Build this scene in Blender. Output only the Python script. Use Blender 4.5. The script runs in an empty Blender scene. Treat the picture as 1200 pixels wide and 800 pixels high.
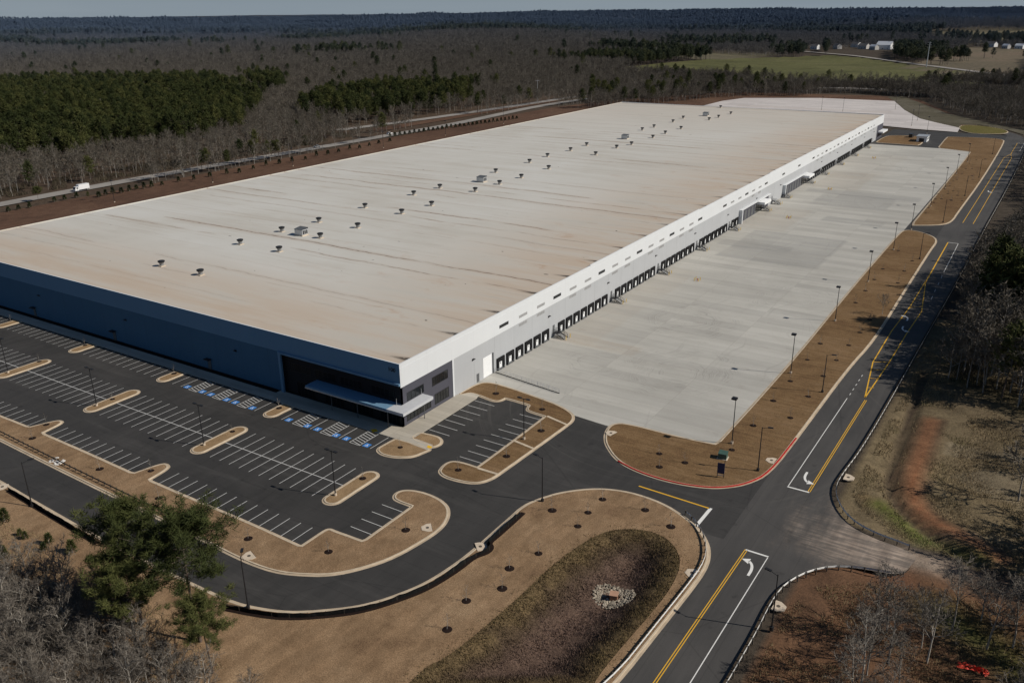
import bpy, bmesh, math, random
import numpy as np
from mathutils import Vector, Matrix, geometry
R = random.Random(11)
NR = np.random.default_rng(7)
scene = bpy.context.scene
C = scene.collection
rad = math.radians

# ------------------------------------------------------------------ tagging
def tag(o, label=None, cat=None, group=None, kind=None):
    if label: o['label'] = label
    if cat: o['category'] = cat
    if group: o['group'] = group
    if kind: o['kind'] = kind
    return o
def empty(name, loc=(0,0,0), rz=0.0, label=None, cat=None, group=None):
    o = bpy.data.objects.new(name, None); C.objects.link(o)
    o.location = loc; o.rotation_euler = (0,0,rz); o.empty_display_size = .2
    return tag(o, label, cat, group)
KIDS = {}
def link(name, me, parent=None):
    o = bpy.data.objects.new(name, me); C.objects.link(o)
    if parent is not None:
        o.parent = parent; KIDS.setdefault(parent.name, []).append(o)
    return o
def copy_tree(o, parent=None):
    c = o.copy(); C.objects.link(c)
    if parent is not None:
        c.parent = parent; KIDS.setdefault(parent.name, []).append(c)
    for ch in list(KIDS.get(o.name, [])):
        copy_tree(ch, c)
    return c
ORD = ['first','second','third','fourth','fifth','sixth','seventh','eighth','ninth','tenth','eleventh','twelfth','thirteenth','fourteenth','fifteenth','sixteenth','seventeenth','eighteenth','nineteenth','twentieth']
for t in ('twenty','thirty','forty','fifty'):
    for u in ORD[:9]: ORD.append(t+'-'+u)
    ORD.append({'twenty':'thirtieth','thirty':'fortieth','forty':'fiftieth','fifty':'sixtieth'}[t])

# ------------------------------------------------------------------ mesh builder
class MB:
    def __init__(s): s.v=[]; s.f=[]; s.m=[]
    def quad(s, a,b,c,d, m=0):
        n=len(s.v); s.v += [a,b,c,d]; s.f.append((n,n+1,n+2,n+3)); s.m.append(m)
    def tri(s,a,b,c,m=0):
        n=len(s.v); s.v += [a,b,c]; s.f.append((n,n+1,n+2)); s.m.append(m)
    def box(s, x0,y0,z0,x1,y1,z1, m=0, rz=0, c=None):
        P=[(x0,y0,z0),(x1,y0,z0),(x1,y1,z0),(x0,y1,z0),(x0,y0,z1),(x1,y0,z1),(x1,y1,z1),(x0,y1,z1)]
        if rz:
            cx,cy = c if c else (0,0); ca,sa=math.cos(rz),math.sin(rz)
            P=[(cx+(x-cx)*ca-(y-cy)*sa, cy+(x-cx)*sa+(y-cy)*ca, z) for x,y,z in P]
        n=len(s.v); s.v+=P
        for f in ((3,2,1,0),(4,5,6,7),(0,1,5,4),(1,2,6,5),(2,3,7,6),(3,0,4,7)):
            s.f.append(tuple(n+i for i in f)); s.m.append(m)
    def tube(s, a, b, r0, r1, n=6, m=0, cap=True):
        a=Vector(a); b=Vector(b); d=(b-a)
        if d.length<1e-6: return
        d.normalize(); u=d.orthogonal().normalized(); w=d.cross(u); k=len(s.v)
        for P,r in ((a,r0),(b,r1)):
            for i in range(n):
                t=2*math.pi*i/n; q=P+u*(r*math.cos(t))+w*(r*math.sin(t)); s.v.append(tuple(q))
        for i in range(n):
            j=(i+1)%n; s.f.append((k+i,k+j,k+n+j,k+n+i)); s.m.append(m)
        if cap:
            s.f.append(tuple(k+n+i for i in range(n))); s.m.append(m)
            s.f.append(tuple(k+n-1-i for i in range(n))); s.m.append(m)
    def lathe(s, prof, n=16, c=(0,0), m=0, close=True):
        k=len(s.v)
        for r,z in prof:
            for i in range(n):
                t=2*math.pi*i/n; s.v.append((c[0]+r*math.cos(t), c[1]+r*math.sin(t), z))
        for j in range(len(prof)-1):
            for i in range(n):
                i2=(i+1)%n
                s.f.append((k+j*n+i,k+j*n+i2,k+(j+1)*n+i2,k+(j+1)*n+i)); s.m.append(m)
        if close:
            j=len(prof)-1; s.f.append(tuple(k+j*n+i for i in range(n))); s.m.append(m)
    def poly(s, pts, z, m=0):
        bm=bmesh.new(); vs=[bm.verts.new((p[0],p[1],z)) for p in pts]
        E=[bm.edges.new((vs[i],vs[(i+1)%len(vs)])) for i in range(len(vs))]
        bmesh.ops.triangle_fill(bm,use_beauty=True,edges=E,normal=(0,0,1)); bm.verts.index_update(); k=len(s.v)
        s.v += [tuple(v.co) for v in bm.verts]
        for f in bm.faces:
            f.normal_update(); t=[v.index for v in f.verts]
            if f.normal.z<0: t=t[::-1]
            s.f.append(tuple(k+i for i in t)); s.m.append(m)
        bm.free()
    def build(s, name, mats, parent=None, smooth=False):
        me=bpy.data.meshes.new(name); me.from_pydata(s.v,[],s.f)
        if not isinstance(mats,(list,tuple)): mats=[mats]
        for q in mats: me.materials.append(q)
        if len(mats)>1: me.polygons.foreach_set('material_index', s.m)
        if smooth: me.polygons.foreach_set('use_smooth',[True]*len(s.f))
        me.update(); return link(name, me, parent)

# ------------------------------------------------------------------ 2D helpers
def chaikin(P, it=2, closed=False):
    P=[tuple(p) for p in P]
    for _ in range(it):
        Q=[]; n=len(P)
        if not closed: Q.append(P[0])
        for i in range(n if closed else n-1):
            a=P[i]; b=P[(i+1)%n]
            Q.append((a[0]*.75+b[0]*.25,a[1]*.75+b[1]*.25)); Q.append((a[0]*.25+b[0]*.75,a[1]*.25+b[1]*.75))
        if not closed: Q.append(P[-1])
        P=[]
        for q in Q:
            if not P or math.hypot(q[0]-P[-1][0],q[1]-P[-1][1])>.02: P.append(q)
        if closed and len(P)>2 and math.hypot(P[0][0]-P[-1][0],P[0][1]-P[-1][1])<.02: P.pop()
    return P
def area(P): return .5*sum(P[i][0]*P[(i+1)%len(P)][1]-P[(i+1)%len(P)][0]*P[i][1] for i in range(len(P)))
def ccw(P): return P if area(P)>0 else P[::-1]
def normals(P, closed):
    n=len(P); N=[]
    for i in range(n):
        a=P[i-1] if (closed or i>0) else None; b=P[i]; c=P[(i+1)%n] if (closed or i<n-1) else None
        ns=[]
        for p,q in ((a,b),(b,c)):
            if p is None or q is None: continue
            dx,dy=q[0]-p[0],q[1]-p[1]; l=math.hypot(dx,dy) or 1; ns.append((-dy/l,dx/l))
        nx=sum(x for x,_ in ns)/len(ns); ny=sum(y for _,y in ns)/len(ns); l=math.hypot(nx,ny) or 1
        k=max(l,.55); N.append((nx/l/k,ny/l/k))
    return N
def off(P,N,d): return [(p[0]+n[0]*d,p[1]+n[1]*d) for p,n in zip(P,N)]
def ribbon(mb, P, d0,d1,z0,z1=None,closed=False,m=0):
    z1=z0 if z1 is None else z1
    N=normals(P,closed); A=off(P,N,d0); B=off(P,N,d1); n=len(P)
    for i in range(n if closed else n-1):
        j=(i+1)%n
        mb.quad((*B[i],z1),(*B[j],z1),(*A[j],z0),(*A[i],z0),m) if d1>d0 else mb.quad((*A[i],z0),(*A[j],z0),(*B[j],z1),(*B[i],z1),m)
def kerb_into(mb, P, closed, side, m=0, gm=0, top=.15, w=.2, gut=.42, base=0.0):
    # side=+1: the road lies to the left of the direction of travel
    s=side
    ribbon(mb,P,-.06*s,w*s,top,top,closed,m)
    ribbon(mb,P,w*s,(w+.02)*s,top,base,closed,m)
    ribbon(mb,P,-.06*s,-.07*s,top,base,closed,m)
    if gut: ribbon(mb,P,(w+.02)*s,(w+gut)*s,base+.022,base+.012,closed,gm)
def resample(P, step, closed=False):
    P=list(P)+([P[0]] if closed else [])
    out=[]; d=0.; nxt=0.
    for a,b in zip(P[:-1],P[1:]):
        L=math.hypot(b[0]-a[0],b[1]-a[1])
        while L>0 and nxt<=d+L:
            t=(nxt-d)/L; out.append((a[0]+(b[0]-a[0])*t,a[1]+(b[1]-a[1])*t,math.atan2(b[1]-a[1],b[0]-a[0]))); nxt+=step
        d+=L
    return out
def inside(x,y,P):
    r=False; n=len(P); j=n-1
    for i in range(n):
        if (P[i][1]>y)!=(P[j][1]>y) and x<(P[j][0]-P[i][0])*(y-P[i][1])/(P[j][1]-P[i][1])+P[i][0]: r=not r
        j=i
    return r
def inside_np(X,Y,P):
    r=np.zeros(X.shape,bool); n=len(P); j=n-1
    for i in range(n):
        xi,yi=P[i]; xj,yj=P[j]
        if yi!=yj:
            c=((yi>Y)!=(yj>Y))&(X<(xj-xi)*(Y-yi)/(yj-yi)+xi); r^=c
        j=i
    return r
def dist_np(X,Y,P,closed=False):
    D=np.full(X.shape,1e9); n=len(P)
    for i in range(n if closed else n-1):
        ax,ay=P[i]; bx,by=P[(i+1)%n]; dx,dy=bx-ax,by-ay; L=dx*dx+dy*dy or 1e-9
        t=np.clip(((X-ax)*dx+(Y-ay)*dy)/L,0,1); D=np.minimum(D,np.hypot(X-ax-t*dx,Y-ay-t*dy))
    return D

# ------------------------------------------------------------------ materials
class NT:
    def __init__(s, name, rough=.85, spec=.25):
        s.mat=bpy.data.materials.new(name); s.mat.use_nodes=True; s.t=s.mat.node_tree; s.n=s.t.nodes; s.l=s.t.links
        s.b=s.n['Principled BSDF']; s.b.inputs['Roughness'].default_value=rough
        s.b.inputs['Specular IOR Level'].default_value=spec
    def node(s,ty,**kw):
        q=s.n.new(ty)
        for k,v in kw.items(): setattr(q,k,v)
        return q
    def put(s,inp,v):
        if v is None: return
        if hasattr(v,'is_linked') or isinstance(v,bpy.types.NodeSocket): s.l.new(v,inp)
        else: inp.default_value=v
    def pos(s): 
        if not hasattr(s,'_p'): s._p=s.node('ShaderNodeNewGeometry').outputs['Position']
        return s._p
    def obj(s): return s.node('ShaderNodeTexCoord').outputs['Object']
    def sep(s,v):
        q=s.node('ShaderNodeSeparateXYZ'); s.l.new(v,q.inputs[0]); return q.outputs
    def comb(s,x,y,z):
        q=s.node('ShaderNodeCombineXYZ'); s.put(q.inputs[0],x); s.put(q.inputs[1],y); s.put(q.inputs[2],z); return q.outputs[0]
    def math(s,op,a,b=None,c=None,clamp=False):
        q=s.node('ShaderNodeMath',operation=op,use_clamp=clamp); s.put(q.inputs[0],a); s.put(q.inputs[1],b)
        if c is not None: s.put(q.inputs[2],c)
        return q.outputs[0]
    def noise(s,vec,scale,detail=4,rough=.55,dist=0):
        q=s.node('ShaderNodeTexNoise'); s.l.new(vec,q.inputs['Vector']); q.inputs['Scale'].default_value=scale
        q.inputs['Detail'].default_value=detail; q.inputs['Roughness'].default_value=rough; q.inputs['Distortion'].default_value=dist
        return q.outputs['Fac']
    def ramp(s,f,stops):
        q=s.node('ShaderNodeValToRGB'); s.l.new(f,q.inputs[0]); e=q.color_ramp.elements
        while len(e)<len(stops): e.new(.5)
        for i,(p,c) in enumerate(stops):
            e[i].position=p; e[i].color=(*c,1) if len(c)==3 else c
        return q.outputs[0]
    def smooth(s,f,a,b,lo=0.,hi=1.):
        q=s.node('ShaderNodeMapRange',interpolation_type='SMOOTHSTEP'); s.put(q.inputs[0],f)
        q.inputs[1].default_value=a; q.inputs[2].default_value=b; q.inputs[3].default_value=lo; q.inputs[4].default_value=hi
        return q.outputs[0]
    def mix(s,f,a,b,blend='MIX'):
        q=s.node('ShaderNodeMix',data_type='RGBA',blend_type=blend); s.put(q.inputs[0],f)
        for i,v in ((6,a),(7,b)):
            if isinstance(v,tuple) and len(v)==3: v=(*v,1)
            s.put(q.inputs[i],v)
        return q.outputs[2]
    def scale(s,vec,v):
        q=s.node('ShaderNodeVectorMath',operation='MULTIPLY'); s.l.new(vec,q.inputs[0]); q.inputs[1].default_value=v; return q.outputs[0]
    def color(s,c):
        if isinstance(c,tuple): s.b.inputs['Base Color'].default_value=(*c[:3],1)
        else: s.l.new(c,s.b.inputs['Base Color'])
    def bump(s,h,strength=.3,dist=.05):
        q=s.node('ShaderNodeBump'); q.inputs['Strength'].default_value=strength; q.inputs['Distance'].default_value=dist
        s.l.new(h,q.inputs['Height']); s.l.new(q.outputs[0],s.b.inputs['Normal'])
def simple(name,col,rough=.7,spec=.3,metal=0,var=.12,scale=1.5,local=True):
    m=NT(name,rough,spec); m.b.inputs['Metallic'].default_value=metal
    v=m.obj() if local else m.pos()
    f=m.noise(v,scale,4)
    a=tuple(c*(1-var) for c in col); b=tuple(min(1,c*(1+var)) for c in col)
    m.color(m.ramp(f,[(.3,a),(.7,b)])); return m.mat
M={}
def ground_mat(name, stops, big=.035, mid=.35, fine=5., rough=.95, streak=None, amp=.5):
    m=NT(name,rough,.1); p=m.pos()
    f1=m.noise(p,big,5,.6,.4); f2=m.noise(p,mid,5,.65); f3=m.noise(p,fine,3,.7)
    f=m.math('ADD',m.math('MULTIPLY',f1,.5),m.math('ADD',m.math('MULTIPLY',f2,.3),m.math('MULTIPLY',f3,.2)))
    c=m.ramp(f,stops)
    g=m.smooth(f3,.25,.75,1-amp*.5,1+amp*.5)
    c=m.mix(1.0,c,m.comb(g,g,g),'MULTIPLY')
    if streak:
        q=m.noise(m.scale(p,streak),1.,3,.6); h=m.smooth(q,.3,.7,.85,1.12); c=m.mix(1.,c,m.comb(h,h,h),'MULTIPLY')
    m.color(c); m.bump(f3,.4,.04); return m
M['lawn']=ground_mat('dormant_lawn',[(.34,(.155,.096,.056)),(.46,(.225,.145,.083)),(.56,(.262,.173,.102)),(.68,(.34,.235,.142))],.09,.5,6.,streak=(.5,.16,1.),amp=.7).mat
M['lawn2']=ground_mat('brown_verge_grass',[(.36,(.115,.066,.034)),(.5,(.170,.105,.052)),(.64,(.215,.138,.076))],.05,.35,5.,streak=(.08,1.2,1.)).mat
M['bed']=ground_mat('island_mulch',[(.36,(.20,.130,.070)),(.5,(.27,.180,.100)),(.64,(.32,.22,.125))],.2,.8,6.).mat
M['bank']=ground_mat('red_brown_bank',[(.34,(.060,.036,.025)),(.5,(.105,.060,.040)),(.66,(.145,.090,.060))],.02,.2,3.,streak=(1.0,.12,1.)).mat
M['pondg']=ground_mat('rank_brown_grass',[(.34,(.085,.068,.036)),(.45,(.135,.096,.066)),(.55,(.160,.112,.092)),(.66,(.120,.102,.046))],.09,.6,4.,amp=.9).mat
M['olive']=ground_mat('olive_grass',[(.34,(.085,.075,.022)),(.5,(.115,.100,.030)),(.66,(.15,.125,.045))],.01,.1,1.).mat
M['field']=ground_mat('field_grass',[(.34,(.068,.070,.030)),(.5,(.098,.097,.040)),(.66,(.125,.117,.056))],.004,.012,.2,streak=(.02,.004,1.)).mat
M['field2']=ground_mat('dry_field',[(.34,(.10,.085,.06)),(.5,(.14,.115,.08)),(.66,(.17,.12,.09))],.004,.02,.2).mat

def asphalt(name,c0,c1,warm=None):
    m=NT(name,.82,.35); p=m.pos()
    f1=m.noise(p,.05,5,.6,.8); f3=m.noise(p,9.,2,.8); f2=m.noise(m.scale(p,(.5,.05,1.)),1.,4,.6)
    f=m.math('ADD',m.math('MULTIPLY',f1,.6),m.math('MULTIPLY',f2,.4))
    c=m.ramp(f,[(.32,c0),(.68,c1)])
    g=m.smooth(f3,.2,.8,.8,1.2); c=m.mix(1.,c,m.comb(g,g,g),'MULTIPLY')
    # hairline seams and oil marks
    v=m.node('ShaderNodeTexVoronoi',feature='DISTANCE_TO_EDGE'); m.l.new(p,v.inputs['Vector']); v.inputs['Scale'].default_value=.035
    e=m.smooth(v.outputs['Distance'],0.,.006,.8,1.); c=m.mix(1.,c,m.comb(e,e,e),'MULTIPLY')
    sp=m.noise(p,.45,3,.5); s2=m.smooth(sp,.62,.75,1.,.72); c=m.mix(1.,c,m.comb(s2,s2,s2),'MULTIPLY')
    Xw=m.sep(p); dj=m.math('SQRT',m.math('ADD',m.math('POWER',m.math('SUBTRACT',Xw[0],44.),2.),m.math('POWER',m.math('SUBTRACT',Xw[1],38.),2.)))
    aj=m.noise(m.comb(m.math('MULTIPLY',dj,.9),m.math('MULTIPLY',Xw[1],.02),0.),1.,4,.7); aw=m.math('MULTIPLY',m.smooth(aj,.54,.68,0.,.35),m.math('MULTIPLY',m.smooth(dj,18.,24.),m.smooth(dj,52.,42.))); c=m.mix(aw,c,(.095,.088,.080))
    Xs=m.sep(p); q=m.math('PINGPONG',m.math('ADD',Xs[1] if not warm else Xs[0],2000.7),1.85); sm_=m.smooth(q,0.,.12,.80,1.); c=m.mix(1.,c,m.comb(sm_,sm_,sm_),'MULTIPLY')
    lt=m.smooth(m.noise(m.scale(p,(.03,.25,1.) if not warm else (.5,.02,1.)),1.,5,.7),.5,.7,0.,.30); c=m.mix(lt,c,(.088,.083,.078))
    if warm:
        # clay dust tracked from the dirt track at the junction
        X=m.sep(p); d=m.math('SQRT',m.math('ADD',m.math('POWER',m.math('SUBTRACT',X[0],warm[0]),2.),m.math('POWER',m.math('SUBTRACT',X[1],warm[1]),2.)))
        d=m.math('ADD',d,m.math('MULTIPLY',m.math('SUBTRACT',m.noise(m.scale(p,(.25,.09,1.)),1.,5,.65),.5),26.))
        w=m.smooth(d,warm[2],1.5,0.,.85); tr=m.smooth(m.noise(m.scale(p,(.16,1.5,1.)),1.,4,.7),.42,.6,.45,1.15); w=m.math('MULTIPLY',w,tr,clamp=True); c=m.mix(w,c,m.ramp(f2,[(.35,(.25,.195,.155)),(.65,(.42,.335,.27))]))
    m.color(c); m.bump(f3,.25,.02); return m.mat
M['asphalt']=asphalt('lot_asphalt',(.027,.026,.025),(.050,.047,.045))
M['road']=asphalt('road_asphalt',(.043,.041,.040),(.078,.073,.069),(95.5,7.,20.))
M['hwy']=simple('old_highway_paving',(.27,.25,.23),.9,.2,var=.15,scale=.05,local=False)
def concrete(name, c0,c1, slab=4.6, patches=None, rings=(), rot=0.):
    m=NT(name,.85,.25); p=m.pos()
    f1=m.noise(p,.03,6,.62,.6); f2=m.noise(m.scale(p,(.035,.3,1.)),1.,5,.65); f3=m.noise(p,2.5,4,.7)
    f=m.math('ADD',m.math('MULTIPLY',f1,.45),m.math('ADD',m.math('MULTIPLY',f2,.4),m.math('MULTIPLY',f3,.15)))
    c=m.ramp(f,[(.33,c0),(.5,tuple((a+b)/2 for a,b in zip(c0,c1))),(.67,c1)])
    br=m.node('ShaderNodeTexBrick'); m.l.new(p,br.inputs['Vector']); br.offset=0.; br.squash=1.
    br.inputs['Color1'].default_value=(.89,.89,.885,1); br.inputs['Color2'].default_value=(1.07,1.07,1.06,1); br.inputs['Mortar'].default_value=(.80,.79,.77,1)
    br.inputs['Scale'].default_value=1.; br.inputs['Mortar Size'].default_value=.05; br.inputs['Mortar Smooth'].default_value=.3
    br.inputs['Brick Width'].default_value=slab*4.6; br.inputs['Row Height'].default_value=slab
    c=m.mix(1.,c,br.outputs[0],'MULTIPLY')
    X=m.sep(p)
    for (x0,x1,y0,y1,k) in (patches or []):
        wob=m.math('MULTIPLY',m.math('SUBTRACT',f2,.5),5.)
        yy=m.math('ADD',X[1],wob); xx=m.math('ADD',X[0],m.math('MULTIPLY',m.math('SUBTRACT',f1,.5),6.))
        a=m.math('MULTIPLY',m.smooth(xx,x0,x0+1.5),m.smooth(xx,x1,x1-1.5)); b=m.math('MULTIPLY',m.smooth(yy,y0,y0+1.5),m.smooth(yy,y1,y1-1.5))
        w=m.math('MULTIPLY',m.math('MULTIPLY',a,b),m.math('MULTIPLY',m.smooth(f3,.2,.55,.75,1.),m.smooth(f2,.36,.6,.35,1.25))); c=m.mix(m.math('MULTIPLY',w,abs(k)),c,(.20,.20,.195) if k>0 else (.34,.27,.20))
    for (cx,cy,r0,r1,k) in rings:
        d=m.math('SQRT',m.math('ADD',m.math('POWER',m.math('SUBTRACT',X[0],cx),2.),m.math('POWER',m.math('MULTIPLY',m.math('SUBTRACT',X[1],cy),.8),2.)))
        d2=m.math('ADD',d,m.math('MULTIPLY',m.noise(p,.07,3),9.))
        band=m.math('MULTIPLY',m.smooth(d,r0-3,r0),m.smooth(d,r1+3,r1))
        st=m.smooth(m.noise(m.comb(m.math('MULTIPLY',d2,2.2),0.,0.),1.,3,.6),.45,.6)
        w=m.math('MULTIPLY',m.math('MULTIPLY',band,st),m.smooth(m.noise(p,.16,3),.42,.62)); c=m.mix(m.math('MULTIPLY',w,k),c,(.20,.195,.18))
    # scuffs and tyre tracks that sweep along the yard
    sc=m.noise(m.scale(m.comb(m.math('ADD',X[0],m.math('MULTIPLY',m.noise(p,.02,2),40.)),X[1],0.),(.9,.02,1.)),1.,4,.7); s2=m.smooth(sc,.56,.68,0.,.28); c=m.mix(m.math('MULTIPLY',s2,m.smooth(f1,.4,.6)),c,(.22,.205,.185))
    dk=m.smooth(m.noise(m.scale(p,(.10,.22,1.)),1.,7,.8),.55,.68,0.,.30); c=m.mix(dk,c,(.25,.22,.19))
    m.color(c); return m.mat
M['court']=concrete('truck_court_concrete',(.35,.335,.305),(.50,.485,.45),4.6,
    [(8,44,160,205,.34),(2,30,176,186,.3),(14,46,262,292,.32),(4,56,288,300,.32),(0,24,60,68,-.3),(0,12,60,140,-.16),(0,20,205,250,-.2),(26,50,232,243,.35),(4,26,300,352,-.2),(0,30,330,420,-.1)],
    [(38,58,4,12,.40),(27,93,4,11,.45),(46,128,5,13,.3),(18,52,3,8,.3)])
M['pad']=concrete('far_pad_concrete',(.46,.42,.41),(.60,.56,.54),5.,[(-150,-20,640,652,-.2)])
M['walk']=concrete('walk_concrete',(.36,.325,.27),(.48,.44,.38),1.5)
M['kerb']=simple('kerb_concrete',(.52,.43,.32),.85,.2,var=.16,scale=.6,local=False)
M['gutter']=simple('gutter_concrete',(.46,.37,.27),.9,.2,var=.2,scale=.4,local=False)
M['redkerb']=simple('red_kerb_paint',(.42,.022,.016),.6,.3,var=.25,scale=1.3,local=False)
M['conc']=simple('cast_concrete',(.55,.46,.36),.85,.2,var=.12)
def worn(name,col,under=(.06,.058,.056),amt=.35):
    m=NT(name,.7,.3); f=m.noise(m.pos(),3.,4,.7); g=m.noise(m.pos(),.3,2)
    w=m.math('MULTIPLY',m.smooth(m.math('ADD',m.math('MULTIPLY',f,.7),m.math('MULTIPLY',g,.3)),.55,.72),amt)
    m.color(m.mix(w,col,under)); return m.mat
M['mwhite']=worn('white_road_paint',(.76,.75,.72)); M['myellow']=worn('yellow_road_paint',(.72,.40,.03)); M['mblue']=worn('blue_road_paint',(.05,.21,.55),amt=.2)
M['stall']=worn('stall_line_paint',(.55,.545,.53),amt=.5)
M['tactile']=simple('yellow_tactile_pad',(.72,.42,.02),.7,.2)
M['white']=simple('white_painted_metal',(.78,.79,.80),.45,.4,var=.04)
M['canopy']=simple('pale_canopy_metal',(.50,.51,.53),.5,.3,var=.05)
M['galv']=simple('galvanised_steel',(.55,.56,.57),.45,.5,.6,var=.15,scale=3.)
M['railm']=simple('guardrail_steel',(.58,.58,.57),.5,.5,.25,var=.15,scale=2.)
M['rust']=simple('weathered_post',(.10,.085,.07),.9,.2,var=.3,scale=4.)
M['dark']=simple('dark_bronze_paint',(.018,.018,.02),.5,.4,var=.2)
M['black']=simple('black_rubber',(.010,.010,.011),.8,.2,var=.25,scale=3.)
M['fabric']=simple('black_silt_fabric',(.010,.010,.010),.9,.1,var=.4,scale=2.)
M['mulch']=simple('dark_bark_mulch',(.018,.011,.009),.95,.1,var=.5,scale=6.)
M['glass']=simple('dark_window_glass',(.010,.013,.016),.08,.6,var=.3,scale=.4)
M['glassdark']=simple('shaded_black_glass',(.004,.005,.006),.35,.2,var=.3,scale=.4)
M['steelgrey']=simple('grey_steel_door',(.10,.105,.11),.5,.4)
M['yel']=simple('yellow_bollard_paint',(.70,.45,.03),.5,.3)
M['red']=simple('red_hydrant_paint',(.35,.03,.02),.5,.3)
M['wood']=simple('weathered_timber',(.09,.075,.06),.9,.1,var=.35,scale=4.)
M['signblue']=simple('dark_blue_sign_panel',(.022,.030,.085),.5,.4)
M['teal']=simple('green_transformer_paint',(.055,.105,.085),.5,.4)
M['tyre']=M['black']

# --- walls
def wall_mat(name,c,axis,period,off0,dark=.72,var=.05,zst=True):
    m=NT(name,.7,.25); p=m.pos(); X=m.sep(p); f=m.noise(p,.12,4,.6); g=m.noise(m.scale(p,(1.,1.,.12)),.9,3,.6)
    col=m.ramp(m.math('ADD',m.math('MULTIPLY',f,.6),m.math('MULTIPLY',g,.4)),[(.3,tuple(v*(1-var) for v in c)),(.7,tuple(min(1,v*(1+var)) for v in c))])
    q=m.math('PINGPONG',m.math('ADD',X[axis],-off0+period*400),period/2)
    # joints between tilt-up panels
    j=m.smooth(q,0.,.10,dark,1.); col=m.mix(1.,col,m.comb(j,j,j),'MULTIPLY')
    m.color(col); return m.mat
M['wgrey']=wall_mat('grey_tilt_up_panel',(.405,.415,.43),1,8.55,34.6)
M['wwhite']=wall_mat('white_tilt_up_panel',(.615,.63,.645),1,8.55,34.6,.93,.03)
M['fgrey_shade']=wall_mat('front_grey_panel_shade_tint',(.058,.138,.225),0,9.0,-3.,.8)  # grey front wall with its blue shade put into the colour
M['fwhite_shade']=wall_mat('front_white_panel_shade_tint',(.135,.25,.37),0,9.0,-3.,.95,.03)  # white front parts, likewise coloured as they look in blue shade
M['office']=wall_mat('charcoal_office_panel',(.070,.070,.088),1,40.,-10.)
M['officedark']=wall_mat('office_recess_charcoal',(.011,.011,.013),0,40.,-90.)
M['louvre']=simple('grey_louvre',(.30,.30,.30),.6,.3)

def roof_mat():
    m=NT('white_roof_membrane',.75,.25); p=m.pos(); X=m.sep(p)
    f1=m.noise(p,.018,5,.6,.5); f2=m.noise(m.scale(p,(.02,.16,1.)),1.,5,.65); f3=m.noise(p,1.2,4,.7)
    base=m.ramp(m.math('ADD',m.math('MULTIPLY',f1,.55),m.math('MULTIPLY',f2,.45)),[(.34,(.470,.440,.390)),(.5,(.538,.520,.478)),(.66,(.580,.568,.535))])
    # tan silt: strongest toward the dock eave and the front parapet
    ex=m.smooth(X[0],-70.,4.); ey=m.smooth(X[1],48.,2.); far=m.smooth(X[1],280.,500.)
    e=m.math('MAXIMUM',m.math('MULTIPLY',ex,.75),m.math('MULTIPLY',ey,.75)); e=m.math('MAXIMUM',e,m.math('MULTIPLY',far,.35))
    e=m.math('MULTIPLY',e,m.smooth(m.math('ADD',m.math('MULTIPLY',f2,.6),m.math('MULTIPLY',f1,.4)),.3,.62))
    col=m.mix(e,base,(.45,.335,.235))
    rb=m.smooth(m.noise(m.scale(p,(.05,.11,1.)),1.,5,.7,.6),.56,.72,0.,.62); col=m.mix(m.math('MULTIPLY',rb,m.math('ADD',m.math('MULTIPLY',ex,.8),.2)),col,(.40,.245,.15))
    # silt lines: water dries along the laps between bays
    wob=m.math('MULTIPLY',m.math('SUBTRACT',m.noise(m.scale(p,(.035,.02,1.)),1.,4,.7),.5),5.)
    yy=m.math('ADD',X[1],wob)
    for per,o,w,k,sc,th in ((17.1,12.,.42,.88,.016,.42),(17.1,3.6,.32,.70,.022,.45),(8.55,.7,.14,.30,.02,.44)):
        q=m.math('PINGPONG',m.math('ADD',yy if per>10 else X[1],-o+per*100),per/2)
        ln=m.smooth(q,w*(1.),w*.1); gate=m.smooth(m.noise(m.scale(p,(sc,.09,1.)),1.,4,.7),th,th+.12); sp=m.smooth(m.noise(m.scale(p,(.5,.8,1.)),1.,3,.7),.3,.6,.25,1.)
        wn=m.node('ShaderNodeTexWhiteNoise',noise_dimensions='1D'); m.l.new(m.math('FLOOR',m.math('DIVIDE',m.math('ADD',X[1],-o-per/2+per*100),per)),wn.inputs['W']); gate=m.math('MULTIPLY',gate,m.smooth(wn.outputs['Value'],.1,.8,.15,1.)); halo=m.smooth(q,w*5.,0.); col=m.mix(m.math('MULTIPLY',m.math('MULTIPLY',halo,gate),k*.42),col,(.33,.215,.14))
        col=m.mix(m.math('MULTIPLY',m.math('MULTIPLY',ln,m.math('MULTIPLY',gate,sp)),k),col,(.105,.075,.055))
    # black grime fans at the scuppers
    q=m.math('PINGPONG',m.math('ADD',m.math('ADD',X[1],m.math('MULTIPLY',X[0],-.12)),-4.+17.1*100),8.55)
    fan=m.smooth(m.math('ADD',q,m.math('MULTIPLY',X[0],-.16)),1.55,.35); fan=m.math('MULTIPLY',fan,m.smooth(X[0],-9.,-1.)); fan=m.math('MULTIPLY',fan,m.smooth(f3,.25,.5))
    col=m.mix(m.math('MULTIPLY',fan,.93),col,(.018,.015,.012))
    spk=m.smooth(m.noise(m.scale(p,(.22,.3,1.)),1.,2,.8),.735,.76); col=m.mix(m.math('MULTIPLY',spk,.8),col,(.07,.055,.045))
    m.color(col); return m.mat
M['roof']=roof_mat()

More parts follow.
